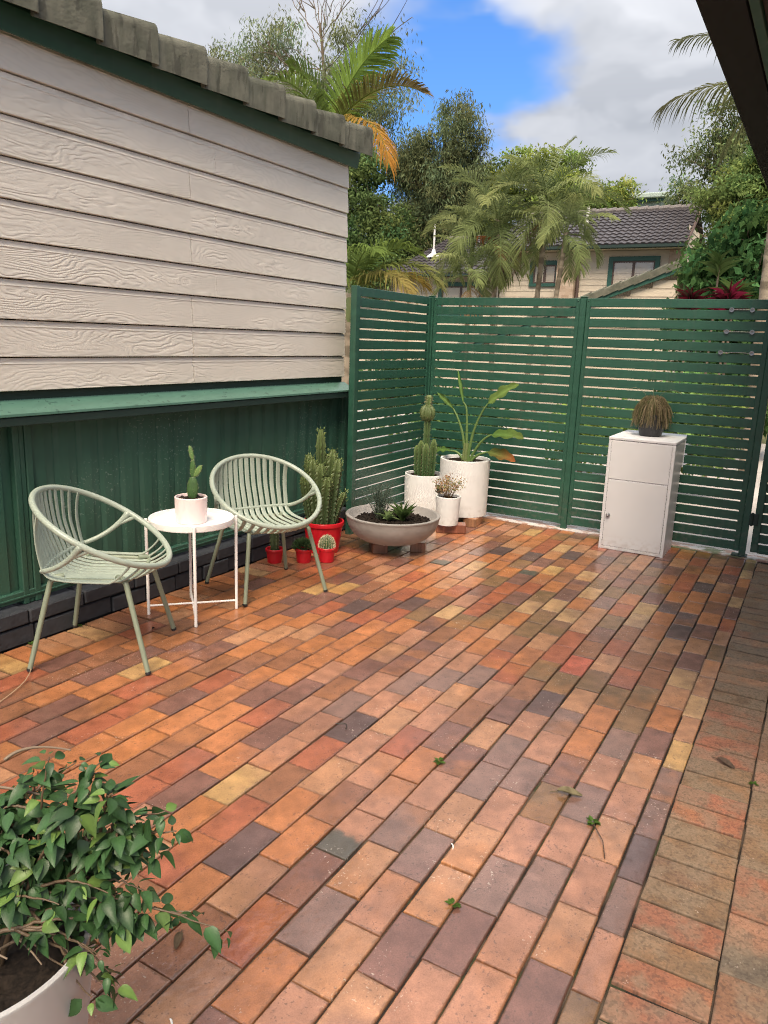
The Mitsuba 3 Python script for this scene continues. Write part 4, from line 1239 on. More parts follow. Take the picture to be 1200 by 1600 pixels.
for g_ in range(8):      # eight main stems, each forking into four branches
    grp = order[g_ * 4:g_ * 4 + 4]
    ctr = np.mean([ends[q] for q in grp], axis=0)
    b0 = np.array([fc[0] + rb.normal(0, .035), fc[1] + rb.normal(0, .035), .35])
    nd = b0 * .55 + ctr * .45
    nd[2] = .50 + rb.uniform(0, .05)
    mb = MB().tube(bez(b0, [nd[0] * .4 + b0[0] * .6, nd[1] * .4 + b0[1] * .6, nd[2]], nd, 10), np.linspace(.0062, .0040, 10), 6, color=(.10, .07, .045))
    add(k, 'stem', mb, 'painted', smooth=True, color=mb.colors())
    for q in grp:
        nodes[q] = nd
for ei, e in enumerate(ends + side):
    e = np.array(e)
    b0 = nodes[ei] if ei < len(ends) else np.array(nodes[ei - len(ends)]) * .5 + np.array(ends[ei - len(ends)]) * .5
    mid = b0 * .45 + e * .55 + [0, 0, .03 + rb.uniform(0, .04)]
    path = bez(b0, mid, e, 18)
    path[1:-1] += rb.normal(0, .0014, (16, 3))
    mb = MB().tube(path, np.linspace(.0034, .0011, 18), 6, color=(.11, .075, .045))
    add(k, 'stem', mb, 'painted', smooth=True, color=mb.colors())
    for q in list(rb.uniform(.2, .99, 21)) + [1.0, .998, .994]:
        x = q * 17
        i = min(int(x), 16)
        p = path[i] * (1 - (x - i)) + path[i + 1] * (x - i)
        if p[2] < .495 and np.linalg.norm(p[:2] - fc) < .235:
            continue
        a = rb.uniform(0, 2 * PI)
        d = np.array([math.cos(a), math.sin(a), rb.uniform(-.85, .3)]) + (path[-1] - path[-4]) * 6
        d /= np.linalg.norm(d)
        size = rb.uniform(.023, .046) * (.55 if q > .99 else 1)
        nrm = np.array([rb.normal(0, .5), rb.normal(0, .5) - .3, 1.0])
        young = rb.random() < .12
        col = (np.array([.085, .145, .035]) if young else np.array([.026, .062, .021])) * rb.uniform(.65, 1.4)
        v, f, _ = scatter(tv * [1, 1, 1 + rb.uniform(-.6, 1.3)], tf, frames(d[None], nrm[None]) * size, (p + d * .012)[None])
        c_ = np.tile(col, (len(v), 1))
        c_[:7] = col * 1.3
        leaves.append((p @ np.array([-.48, .85, 0]) - p[2] * .3, v, f, c_))
leaves.sort(key=lambda q: q[0])
for _, v, f, c_ in leaves[:300]:
    add(k, 'leaf', (v, f), 'gloss_leaf', smooth=True, color=c_)
mb = MB()
for _, v, f, c_ in leaves[300:]:
    mb.add(v, f, c_)
L(add(k, 'inner_leaves', mb, 'gloss_leaf', smooth=True, color=mb.colors()), kind='stuff')
for p0, p1, p2 in (((-1.19, .66, .36), (-1.1, .7, .50), (-.99, .72, .44)), ((-1.3, .6, .45), (-1.15, .68, .52), (-1.03, .68, .44)), ((-1.2, .75, .74), (-1.2, .79, .76), (-1.08, .80, .775)), ((-1.28, .70, .68), (-1.2, .72, .72), (-1.04, .78, .69)), ((-1.05, .80, .52), (-.95, .83, .47), (-.865, .87, .485)), ((-1.22, .62, .40), (-1.1, .60, .52), (-1.03, .62, .50))):
    pth = bez(p0, p1, p2, 12)
    mb = MB().tube(pth, np.linspace(.0036, .0016, 12), 6, color=(.17, .125, .085))
    add(k, 'bare_twig', mb, 'painted', smooth=True, color=mb.colors())

# ------------------------------------------------------------------ leaves, weeds and marks on the bricks
def dead_leaf(label, p, size, deg, curl, col, seed):
    r = np.random.default_rng(seed)
    n = 9
    t = np.linspace(0, 1, n)
    half = .26 * np.sin(PI * np.clip(t * .9 + .06, 0, 1)) ** .8
    vs = []
    for q, h_ in zip(t, half):
        for u in (-1, -.5, 0, .5, 1):
            vs.append([u * h_ * .8, q, .05 + curl * abs(u) ** 1.5 * h_ * 1.6 + .10 * curl * math.sin(q * 5 + 1) + r.normal(0, .012)])
    v = np.array(vs)
    v[:, 2] = (v[:, 2] - v[:, 2].min()) * .55 + .01
    i, j = np.meshgrid(np.arange(n - 1), np.arange(4), indexing='ij')
    f = np.stack([i * 5 + j, i * 5 + j + 1, (i + 1) * 5 + j + 1, (i + 1) * 5 + j], -1).reshape(-1, 4)
    m = MB().add(v * size, f, np.asarray(col) * r.uniform(.7, 1.2, (len(v), 1)))
    m.tube(np.array([[0, .05, .03], [.0, -.12, .04], [.03, -.28, .02]]) * size, .0012, 5, color=np.asarray(col) * .7)
    vv, ff = m.mesh()
    key = num('dead_leaf')
    scene[key] = mikit.ply((rot(vv, deg) + [*p, .003], ff), 'matte_leaf', color=m.colors())
    L(key, label, 'leaf')


dead_leaf('curled brown dead leaf beside the near bush', (-1.235, 1.205), .052, -150, .9, (.17, .13, .085), 1)
dead_leaf('long grey brown dead leaf in the middle of the paving', (-.605, 2.36), .085, -75, .8, (.24, .21, .13), 2)
dead_leaf('thin dead leaf on the right brick edging', (-.155, 2.91), .075, -120, .7, (.15, .11, .085), 3)
dead_leaf('dark crumpled leaf against the white table leg', (-2.665, 3.145), .05, 40, 1.2, (.05, .03, .02), 4)
dead_leaf('tiny black leaf scrap beneath the left chair', (-2.84, 2.63), .028, 20, 1.0, (.02, .016, .012), 5)
for i_, (label, p, n_, s_) in enumerate((('small green weed in the joint at the bottom middle', (-.686, 1.677), 9, .022), ('small green weed below the long dead leaf', (-.455, 2.262), 10, .024), ('small weed by the slate grey brick', (-1.035, 2.315), 12, .022),
                                         ('tiny weed on the right brick edging', (-.02, 2.80), 7, .016), ('small weed at the foot of the low wall by the left chair', (-3.165, 2.17), 14, .02), ('tiny weed at the foot of the low wall behind the left chair', (-3.18, 2.45), 8, .018))):
    r = np.random.default_rng(60 + i_)
    a = r.uniform(0, 2 * PI, n_)
    d = np.stack([np.cos(a), np.sin(a), r.uniform(.1, .9, n_)], 1)
    tv, tf = leaf_shape(.6, .2, .3, 3)
    v, f, c_ = scatter(tv * s_, tf, frames(d, np.stack([0 * a, 0 * a, 1 + 0 * a], 1)), np.array([*p, .004]) + np.stack([np.cos(a), np.sin(a), 0 * a], 1) * .003, np.array([.07, .13, .03]) * r.uniform(.7, 1.4, (n_, 1)))
    key = num('weed')
    scene[key] = mikit.ply((v, f), 'matte_leaf', color=c_)
    L(key, label, 'weed')
for label, pts in (('white chalky curl scrawled on the bricks at the bottom, right of the near pot', [(-1.078, 1.012), (-1.062, 1.0), (-1.058, .985), (-1.068, .968), (-1.09, .955), (-1.10, .94)]), ('small white paint smear on a tan brick in the lower middle', [(-.80, 1.915), (-.79, 1.905), (-.785, 1.89)])):
    key = num('paint_mark')
    pth = smooth_path([(x, y, .0015) for x, y in pts], 24)
    v, f = flat_strip(pth, .0022, .0006, lateral=(.6, .8, 0))
    scene[key] = mikit.ply((v, f), 'far_white')
    L(key, label, 'paint mark')
key = num('dry_stalk')
mb = MB().tube([(-.45, 2.25, .006), (-.40, 2.17, .012), (-.375, 2.10, .005)], .0016, 5, color=(.08, .05, .035))
scene[key] = mikit.ply(mb.mesh(), 'painted', color=mb.colors())
L(key, 'thin dry stalk lying by the weed', 'twig')
for q, (label, pts) in enumerate((('pale dry twig on the bricks behind the near bush', [(-2.72, 1.6, .006), (-2.8, 1.85, .012), (-2.95, 2.02, .02), (-3.0, 2.06, .04)]), ('short dark twig on a plum brick in the middle', [(-1.505, 2.33, .006), (-1.47, 2.35, .008), (-1.45, 2.32, .006)]))):
    key = num('fallen_twig')
    mb = MB().tube(smooth_path(pts, 10), .002, 5, color=((.36, .26, .17), (.03, .025, .02))[q])
    scene[key] = mikit.ply(mb.mesh(), 'painted', color=mb.colors())
    L(key, label, 'twig')

# ------------------------------------------------------------------ houses beyond the fence
def tiled_roof(parent, a, b_, c, d, rows, cols, name='tile', thick=.05, amp=.028, bsdf='roof_tile'):
    """courses of rolled tiles on the plane a (eave left), b_ (eave right), c (ridge right), d (ridge left)"""
    a, b_, c, d = (np.asarray(q, float) for q in (a, b_, c, d))
    nrm = np.cross(b_ - a, d - a)
    nrm /= np.linalg.norm(nrm)
    m, per = MB(), 6
    w_ = np.array([0, .75, 1, .75, .1, -.2])
    n = cols * per + 1
    u = np.linspace(0, 1, n)
    wave = amp * w_[np.arange(n) % per]
    for k in range(rows):
        t0, t1 = k / rows, (k + 1.12) / rows
        lo = a + (d - a) * t0 + np.outer(u, (b_ - a) + ((c - d) - (b_ - a)) * t0) + np.outer(wave + thick, nrm)
        t1 = min(t1, 1.0)
        hi = a + (d - a) * t1 + np.outer(u, (b_ - a) + ((c - d) - (b_ - a)) * t1) + np.outer(wave + thick * .2, nrm)
        low = lo - nrm * thick * .8
        v = np.vstack([low, lo, hi])
        f = [[i, i + 1, n + i + 1, n + i] for i in range(n - 1)] + [[n + i, n + i + 1, 2 * n + i + 1, 2 * n + i] for i in range(n - 1)]
        m.add(v, f)
    return L(add(parent, name, m, bsdf), kind='stuff')


def clap(parent, x0, x1, y, z0, z1, pitch_=.172, name='wall', axis='x', top=None, bsdf='far_board'):
    """lapped boards as real steps; top(x) may cut them along a slope"""
    m, z = MB(), z0
    while z < z1 - .01:
        zz = min(z + pitch_, z1)
        xa, xb = x0, x1
        if top:
            xa = top(zz)
            if xa > x1 - .05:
                break
        if axis == 'x':
            v = [[xa, y - .02, z], [xb, y - .02, z], [xb, y - .003, zz], [xa, y - .003, zz], [xa, y + .02, z], [xb, y + .02, z]]
        else:
            v = [[y + .02, xa, z], [y + .02, xb, z], [y + .003, xb, zz], [y + .003, xa, zz], [y - .02, xa, z], [y - .02, xb, z]]
        m.add(v, [[0, 1, 2, 3], [4, 5, 1, 0]])
        z = zz
    return add(parent, name, m, bsdf)


def window(parent, x0, x1, z0, z1, y, blinds=(.62, .62), fr='far_green', bar=True):
    w_ = add(parent, 'window', MB().box((x0, y - .05, z0), (x0 + .13, y + .02, z1), .005).box((x1 - .13, y - .05, z0), (x1, y + .02, z1), .005).box((x0 + .13, y - .05, z1 - .13), (x1 - .13, y + .02, z1), .005).box((x0 + .13, y - .05, z0), (x1 - .13, y + .02, z0 + .10), .005), fr)
    a, b_, lo, hi = x0 + .13, x1 - .13, z0 + .10, z1 - .13
    mid = (a + b_) / 2
    add(w_, 'sash', MB().box((a, y - .03, lo), (a + .04, y + .01, hi)).box((b_ - .04, y - .03, lo), (b_, y + .01, hi)).box((mid - .035, y - .034, lo), (mid + .035, y + .01, hi)).box((a, y - .028, hi - .04), (b_, y + .01, hi)).box((a, y - .028, lo), (b_, y + .01, lo + .04)), 'far_brown')
    add(w_, 'room', MB().box((a, y + .16, lo), (b_, y + .17, hi)), 'dark_room')
    for (p, q), bl in zip(((a + .04, mid - .035), (mid + .035, b_ - .04)), blinds):
        if bl > 0:
            add(w_, 'blind', MB().box((p, y + .05, hi - (hi - lo) * bl), (q, y + .06, hi - .04)), 'blind')
        v, f = np.array([[p, y - .012, lo + .04], [q, y - .012, lo + .04], [q, y - .012, hi - .04], [p, y - .012, hi - .04]]), np.array([[0, 1, 2], [0, 2, 3]])
        add(w_, 'pane', (v, f), 'pane')
    return w_


scene['pane'] = {'type': 'thindielectric'}
h = 'town_house'
L(h, 'two storey beige boarded house with dark tiled roof behind the fence, right of the palms', 'house')
HY = 24.0
clap(h, -7.05, -4.42, HY, -.3, 4.3)
add(h, 'brick_pier', MB().box((-7.66, HY - .25, -.3), (-7.10, HY + .3, 4.32), .01), 'far_brick')
add(h, 'brick_pier', MB().box((-4.42, HY - .08, -.3), (-4.0, HY + .2, 4.3), .01), 'far_brick')
clap(h, HY + .2, HY + 2.2, -4.02, -.3, 5.0, axis='y', name='side_wall')
clap(h, -9.6, -7.66, HY + .05, -.3, 4.3)
add(h, 'inner_wall', MB().box((-9.6, HY + .25, -.3), (-4.05, HY + 3.6, 4.25)), 'far_board')
add(h, 'downpipe', MB().tube([(-7.02, HY - .06, -.2), (-7.02, HY - .06, 4.0), (-7.02, HY - .35, 4.3)], .05, 8), 'far_brown', smooth=40)
add(h, 'soffit', MB().box((-9.7, HY - .5, 4.315), (-3.92, HY + .3, 4.335)), 'far_board')
add(h, 'gutter', MB().box((-9.7, HY - .62, 4.30), (-3.92, HY - .49, 4.44), .02), 'dark_trim')
rf = add(h, 'roof', (np.array([[-9.7, HY - .55, 4.36], [-3.92, HY - .55, 4.36], [-4.08, HY + 2.2, 5.72], [-9.7, HY + 2.2, 5.72], [-4.08, HY + 4.5, 4.6], [-9.7, HY + 4.5, 4.6]]), np.array([[0, 1, 2], [0, 2, 3], [3, 2, 4], [3, 4, 5]])), 'roof_tile')
tiled_roof(rf, (-9.7, HY - .62, 4.39), (-3.9, HY - .62, 4.39), (-4.06, HY + 2.2, 5.74), (-9.7, HY + 2.2, 5.74), 11, 28)
m = MB()
for i_ in range(17):
    x = -9.6 + i_ * .33
    m.tube([(x, HY + 2.2, 5.78), (x + .34, HY + 2.2, 5.80)], [.085, .10], 8)
L(add(rf, 'ridge_tiles', m, 'ridge_tile', smooth=40), kind='stuff')
add(h, 'verge', MB().tube([(-3.9, HY - .6, 4.37), (-4.05, HY + 2.2, 5.74)], .05, 6), 'far_brown')
window(h, -6.13, -4.66, 3.15, 4.13, HY - .02, (.78, 1.0))
window(h, -8.6, -7.62, 3.28, 4.06, HY + .02, (0, 0))
add(rf, 'vent', MB().tube([(-7.2, HY + 1.0, 5.0), (-7.2, HY + 1.0, 5.75)], .05, 8), 'far_white', smooth=40)

h = num('town_house')
L(h, 'lower dark roofed house behind the palms, with a white vent pipe on its roof', 'house')
clap(h, -13.0, -9.62, HY, -.3, 3.62)
add(h, 'inner_wall', MB().box((-13.0, HY + .1, -.3), (-9.65, HY + 4.0, 3.6)), 'far_board')
add(h, 'brick_pier', MB().box((-13.3, HY - .25, -.3), (-12.85, HY + .2, 3.62), .01), 'far_brick')
add(h, 'gutter', MB().box((-13.5, HY - .62, 3.55), (-9.3, HY - .5, 3.68), .02), 'dark_trim')
rf = add(h, 'roof', (np.array([[-13.5, HY - .55, 3.6], [-9.3, HY - .55, 3.6], [-9.3, HY + 3, 5.15], [-13.0, HY + 3, 5.15], [-9.3, HY + 6.5, 3.6], [-13.5, HY + 6.5, 3.6]]), np.array([[0, 1, 2], [0, 2, 3], [3, 2, 4], [3, 4, 5], [0, 3, 5]])), 'roof_tile')
tiled_roof(rf, (-13.5, HY - .62, 3.63), (-9.3, HY - .62, 3.63), (-9.3, HY + 3, 5.17), (-13.0, HY + 3, 5.17), 12, 20)
m = MB()
for i_ in range(11):
    m.tube([(-13.0 + i_ * .33, HY + 3, 5.2), (-12.66 + i_ * .33, HY + 3, 5.22)], [.085, .10], 8)
L(add(rf, 'ridge_tiles', m, 'ridge_tile', smooth=40), kind='stuff')
add(rf, 'vent', MB().tube([(-12.55, HY + 1.05, 4.3), (-12.55, HY + 1.05, 5.45)], .035, 8).lathe([(.0, 4.35), (.26, 4.33), (.22, 4.40), (.09, 4.48), (.05, 4.62)], (-12.55, HY + 1.05, 0), 16), 'far_white', smooth=40)
window(h, -11.75, -10.1, 2.3, 3.42, HY - .02, (.85, .85))

h = num('town_house')
L(h, 'small stretch of low tiled roof at the far left, just right of the weatherboard corner', 'house')
clap(h, -17.0, -13.32, HY + 2.2, -.3, 3.9)
add(h, 'brick_pier', MB().box((-14.2, HY + 1.95, -.3), (-13.7, HY + 2.3, 3.9), .01), 'far_brick')
rf = add(h, 'roof', (np.array([[-17.5, HY + 1.6, 3.9], [-13.45, HY + 1.6, 3.9], [-13.9, HY + 4, 4.95], [-17.5, HY + 4, 4.95]]), np.array([[0, 1, 2], [0, 2, 3]])), 'roof_tile')
tiled_roof(rf, (-17.5, HY + 1.55, 3.93), (-13.4, HY + 1.55, 3.93), (-13.9, HY + 4, 4.97), (-17.5, HY + 4, 4.97), 8, 20)

h = 'garage_gable'
L(h, 'beige boarded garage end with a sloping tiled verge, low before the tall house', 'garage')
GY = 18.0
slope = lambda x: 2.56 + (x + 4.85) * .372
clap(h, -8.2, -3.09, GY, -.3, 3.16, top=lambda z: max(-8.2, (z - 2.50) / .372 - 4.85))
clap(h, GY, GY + 4, -3.09, -.3, 2.95, axis='y', name='side_wall')
v = np.array([[x, y, slope(x) + dz] for x in (-8.3, -3.02) for y, dz in ((GY - .12, -.10), (GY - .12, .03), (GY + .02, .03), (GY + .02, -.10))])
f = [[0, 1, 2, 3], [7, 6, 5, 4]] + [[k, 4 + k, 4 + (k + 1) % 4, (k + 1) % 4] for k in range(4)]
add(h, 'fascia', MB().add(v, f), 'far_green')
v2 = np.array([[x, y, z] for x, z in ((-3.04, 3.24), (-2.83, 2.86)) for y, dz in ((GY - .12, 0), (GY + 3.5, 0))] + [[x, y, z - .11] for x, z in ((-3.04, 3.24), (-2.83, 2.86)) for y in (GY - .12, GY + 3.5)])
add(h, 'eave_board', (v2, np.array([[0, 2, 3], [0, 3, 1], [4, 6, 2], [4, 2, 0], [6, 7, 3], [6, 3, 2], [4, 7, 6], [4, 5, 7]])), 'far_green')
for i_ in range(16):
    xa = -8.2 + i_ * .325
    xb = xa + .335
    if xb > -2.95:
        break
    v = np.array([[x, y, slope(x) + dz + o] for x, o in ((xa, -.012), (xb, .018)) for y, dz in ((GY - .155, -.02), (GY - .155, .13), (GY - .10, .165), (GY + .25, .175), (GY + .25, .03))])
    f = np.array([[0, 5, 6], [0, 6, 1], [1, 6, 7], [1, 7, 2], [2, 7, 8], [2, 8, 3], [3, 8, 9], [3, 9, 4], [0, 1, 2], [0, 2, 3], [0, 3, 4], [5, 7, 6], [5, 8, 7], [5, 9, 8]])
    add(h, 'verge_tile', (v, f), 'roof_concrete')
v = np.array([[-8.3, GY + .2, slope(-8.3) + .1], [-3.0, GY + .2, slope(-3.0) + .1], [-3.0, GY + 4, slope(-3.0) + .1], [-8.3, GY + 4, slope(-8.3) + .1]])
add(h, 'roof', (v, np.array([[0, 1, 2], [0, 2, 3]])), 'roof_tile')

h = 'hillside_house'
L(h, 'pale grey-green house with a flat roof peeping over the ridge at the skyline', 'house')
add(h, 'wall', MB().box((-13.2, 45, 2), (-9.05, 49, 9.30)), 'pale_green_house')
add(h, 'roof', MB().box((-13.5, 44.5, 9.36), (-8.6, 49.5, 9.62), .04), 'pale_green_house')
add(h, 'fascia', MB().box((-13.4, 44.7, 9.22), (-8.8, 44.9, 9.35)), 'far_green')

# ------------------------------------------------------------------ trees
def crown_mesh(lobes, clumps, per, leaf, spread, color, seed, flat=.5, hangs=.3, ratio=.45, tint=.35):
    """leaf clumps through the volume of several ellipsoids; returns mesh, colours and the clump centres"""
    r = np.random.default_rng(seed)
    lobes = np.asarray(lobes, float)
    vol = lobes[:, 3] * lobes[:, 4] * lobes[:, 5]
    which = r.choice(len(lobes), clumps, p=vol ** .75 / (vol ** .75).sum())
    d = r.normal(0, 1, (clumps, 3))
    d /= np.linalg.norm(d, axis=1, keepdims=True)
    ctr = lobes[which, :3] + d * lobes[which, 3:6] * (r.uniform(0, 1, (clumps, 1)) ** .42)
    n = clumps * per
    idx = np.repeat(np.arange(clumps), per)
    size = spread * r.uniform(.6, 1.4, clumps)
    off = r.normal(0, .5, (n, 3)).clip(-.85, .85) * size[idx][:, None] * [1, 1, flat]
    p = ctr[idx] + off
    dr_ = r.normal(0, 1, (n, 3)) + [0, 0, -hangs * 2]
    m = frames(dr_, r.normal(0, .7, (n, 3)) + [0, 0, 1.0])
    l_ = leaf * r.uniform(.6, 1.35, n)
    tv = np.array([[0, 0, 0], [-ratio / 2, .45, .06], [ratio / 2, .45, .06], [0, 1, -.08]])
    tf = np.array([[0, 2, 1], [1, 2, 3]])
    col = np.asarray(color, float) * 2.0 + [.012, .012, .012]
    hue = r.normal(0, 1, (clumps, 1))
    cc = col * (1 + tint * r.normal(0, 1, (clumps, 1)).clip(-1.6, 1.8)) * (1 + hue * [.10, .0, -.06])
    c = (cc[idx] * r.uniform(.75, 1.3, (n, 1))).clip(.004, .5)
    v, f, c = scatter(tv, tf, m * l_[:, None, None], p, c)
    return v, f, c, ctr


def tree(name, label, base, top, lobes, clumps, per, leaf, spread, color, seed, trunk_r=.2, limbs=26, cat='tree', bark='bark', bare=(), **kw):
    t = num(name)
    L(t, label, cat)
    v, f, c, ctr = crown_mesh(lobes, clumps, per, leaf, spread, color, seed, **kw)
    add(t, 'crown', (v, f), 'matte_leaf', color=c)
    r = np.random.default_rng(seed + 1)
    base, top = np.asarray(base, float), np.asarray(top, float)
    mid = (base + top) / 2 + r.normal(0, .03, 3) * np.linalg.norm(top - base)
    path = bez(base, mid, top, 24)
    m = MB().tube(path, trunk_r * (1 - .85 * np.linspace(0, 1, 24)) + .01, 8)
    pick_ = r.choice(len(ctr), min(limbs, len(ctr)), replace=False)
    for q in list(ctr[pick_]) + [np.asarray(b_, float) for b_ in bare]:
        i_ = int(np.clip(np.argmin(np.linalg.norm(path - (q - [0, 0, .35 * np.linalg.norm(q - base) * .4]), axis=1)), 6, 22))
        s_ = path[i_]
        l_ = np.linalg.norm(q - s_)
        pth = bez(s_, s_ * .5 + q * .5 + [0, 0, -.05 * l_] + r.normal(0, .06, 3) * l_, q, 10)
        pth[1:-1] += r.normal(0, .012, (8, 3)) * l_
        m.tube(pth, np.linspace(trunk_r * .28 * (1 - i_ / 32), trunk_r * .04 + .006, 10), 5, cap=False)
        for _ in range(2):
            j_ = r.integers(4, 8)
            e = pth[j_] + (q - s_) * .35 + r.normal(0, .16, 3) * l_
            m.tube(bez(pth[j_], (pth[j_] + e) / 2 + r.normal(0, .04, 3) * l_, e, 7), np.linspace(trunk_r * .10, .006, 7), 4, cap=False)
    add(t, 'trunk', m, bark, smooth=True)
    return t


tree('gum_tree', 'tall thin gum tree with airy grey-green crown and bare upper twigs, behind the weatherboard roof', (-22.2, 32, -.3), (-22.4, 32, 15.5),
     [(-29.0, 32, 13.6, 1.6, 1.6, 1.1), (-27.2, 32.5, 14.9, 1.7, 1.6, 1.3), (-25.2, 32, 14.9, 1.3, 1.5, 1.5), (-25.6, 32, 13.0, 1.8, 1.6, .9), (-21.2, 31.5, 12.4, 2.3, 1.8, 1.4), (-19.2, 32, 11.6, 1.6, 1.5, 1.3), (-18.4, 32, 13.6, .9, 1.2, .9), (-20.4, 32, 14.6, 1.6, 1.4, .8), (-23.5, 32, 11.2, 1.8, 1.6, 1.0), (-20.0, 31, 10.0, 2.0, 1.5, .9)],
     210, 120, .20, .85, (.085, .105, .055), 101, .26, 60, flat=.7, hangs=.9, ratio=.26, bare=[(-24.6, 32, 17.3), (-22.6, 32, 17.8), (-21.2, 32, 17.6), (-19.8, 32, 17.2), (-18.6, 32, 16.4), (-23.6, 32, 16.6), (-20.6, 32, 16.6), (-17.6, 32, 15.0), (-22.0, 32, 16.9), (-19.2, 32, 15.6), (-21.8, 32, 18.2), (-23.2, 32, 17.9)])
tree('gum_tree', 'dense upright blue-green tree rising between the garage roof and the palms', (-13.9, 28, -.3), (-13.8, 28, 9.6),
     [(-13.3, 28, 9.0, 1.0, 1.0, 1.25), (-13.6, 28, 7.0, 1.2, 1.2, 1.6), (-12.9, 28, 7.6, .75, .9, 1.3), (-14.6, 28, 8.0, 1.0, 1.0, 1.3), (-13.6, 28, 5.2, 1.3, 1.2, 1.2), (-14.7, 28.5, 6.0, 1.1, 1.1, 1.2), (-15.7, 28.5, 8.2, .9, 1.0, 1.3)],
     340, 190, .17, .42, (.072, .088, .042), 102, .2, 40, flat=1.2, hangs=.7, ratio=.22)
tree('leafy_tree', 'bushy mid-green tree behind the garage corner, below the palm fronds', (-16.2, 27, -.3), (-16.0, 27, 6.6),
     [(-16.6, 27, 6.0, 1.4, 1.2, 1.2), (-15.2, 27, 5.4, 1.1, 1.1, 1.0), (-17.0, 27, 7.8, 1.2, 1.1, 1.2), (-15.5, 26.5, 4.0, 1.5, 1.2, 1.1), (-17.6, 27, 4.6, 1.5, 1.2, 1.3)],
     230, 150, .16, .55, (.065, .10, .034), 103, .18, 26, flat=.6, hangs=.3, ratio=.42)
tree('leafy_tree', 'yellow-green rounded tree behind the palm clump, on the skyline', (-12.0, 36, -.3), (-12.0, 36, 9.5),
     [(-13.3, 36, 9.2, 1.5, 1.4, 1.2), (-11.3, 36, 8.9, 1.4, 1.4, 1.1), (-15.0, 36, 8.6, 1.4, 1.4, 1.1), (-9.6, 36, 7.6, 1.4, 1.3, 1.2), (-12.2, 36, 7.4, 2.4, 1.6, 1.2), (-15.5, 36, 7.0, 1.6, 1.5, 1.2), (-9.2, 36, 6.2, 1.4, 1.3, 1.0)],
     300, 150, .17, .6, (.12, .155, .036), 104, .24, 30, flat=.55, hangs=.2, ratio=.45)
tree('leafy_tree', 'large yellow-green tree at the right, under the dark eave', (-1.9, 20, -.3), (-2.0, 20, 5.9),
     [(-2.45, 20, 4.95, .8, .9, .5), (-1.9, 20.3, 5.5, .8, .8, .6), (-2.55, 20, 4.1, .4, .7, .5), (-2.0, 19.7, 4.2, .7, .8, .6), (-1.2, 20, 4.6, 1.0, .9, .8), (-2.4, 20, 3.2, .4, .7, .6), (-1.2, 20, 5.8, .7, .7, .5), (-1.6, 20, 3.3, .7, .7, .6)],
     330, 170, .105, .34, (.088, .122, .036), 105, .15, 34, flat=.5, hangs=.2, ratio=.4)
tree('leafy_tree', 'airy grey-green tree top at the far right behind the yellow-green tree', (-2.7, 27, -.3), (-2.9, 27, 8.6),
     [(-4.2, 27, 7.4, .8, .8, .8), (-3.4, 27, 8.6, .8, .8, .8), (-2.3, 27, 8.9, .9, .8, .7), (-4.5, 27, 6.2, .7, .8, .6), (-5.0, 27, 5.6, .6, .7, .7), (-2.0, 27, 7.5, 1.0, .9, .8), (-3.3, 27, 7.2, .9, .9, .8)],
     170, 110, .13, .5, (.085, .11, .045), 106, .16, 34, flat=.6, hangs=.4, ratio=.36)
tree('glossy_shrub', 'dark glossy broad-leaved shrub at the right behind the fence', (-1.3, 13, -.3), (-1.35, 13, 3.0),
     [(-1.35, 13, 3.2, .45, .5, .45), (-1.75, 13.2, 2.7, .38, .5, .45), (-1.0, 12.8, 2.6, .5, .5, .6), (-1.3, 13, 1.9, .7, .6, .6), (-.7, 13, 3.3, .5, .5, .6), (-1.0, 13, 1.0, .8, .6, .7)],
     260, 34, .15, .30, (.038, .085, .026), 107, .07, 30, cat='shrub', flat=.8, hangs=.5, ratio=.5, tint=.3)
tree('garden_shrub', 'dark hedge mass at the right edge behind the red cordylines', (-1.7, 15.5, -.3), (-1.8, 15.5, 2.6),
     [(-2.3, 15.5, 2.0, .5, .6, .7), (-1.7, 15.5, 2.6, .6, .6, .8), (-2.2, 15.6, 3.0, .35, .5, .5), (-1.0, 15.5, 2.2, .8, .6, 1.0), (-1.8, 15.5, .8, .9, .6, .7)],
     220, 80, .11, .32, (.035, .062, .020), 108, .07, 20, cat='shrub', flat=.8, hangs=.4, ratio=.42)
for i_, (x, y, w_, z, col, label) in enumerate(((-3.9, 8.6, .55, .9, (.055, .10, .03), 'green garden shrub seen through the left fence panel'), (-2.5, 9.4, .6, .85, (.10, .15, .035), 'yellow-green garden shrub seen through the middle fence panel'), (-1.3, 8.8, .55, 1.15, (.075, .12, .03), 'low garden shrub seen through the right fence panel behind the cabinet'), (-5.3, 9.5, .8, 1.3, (.05, .09, .03), 'garden shrub behind the corner of the slat fence'))):
    tree('garden_shrub', label, (x, y, -.3), (x, y, z * .7), [(x, y, z * .55, w_, w_ * .7, z * .5), (x + .3, y + .1, z * .7, w_ * .6, w_ * .5, z * .35)], 70, 70, .07, .22, col, 120 + i_, .03, 14, cat='shrub', flat=.7)
m = MB()
v, f, c, _ = crown_mesh([(x, y, z, 5, 3, 2.6) for x, y, z in ((-46, 62, 3), (-37, 60, 4), (-28, 62, 3.4), (-20, 60, 4.2), (-12, 62, 5), (-4, 60, 5), (4, 61, 5), (12, 60, 5), (-32, 66, 5.5), (-16, 66, 5.5))], 420, 90, .5, 1.5, (.06, .085, .03), 130)
key = 'far_wood'
scene[key] = mikit.ply((v, f), 'matte_leaf', color=c)
L(key, 'mass of far-off trees behind the houses', 'trees', kind='stuff')

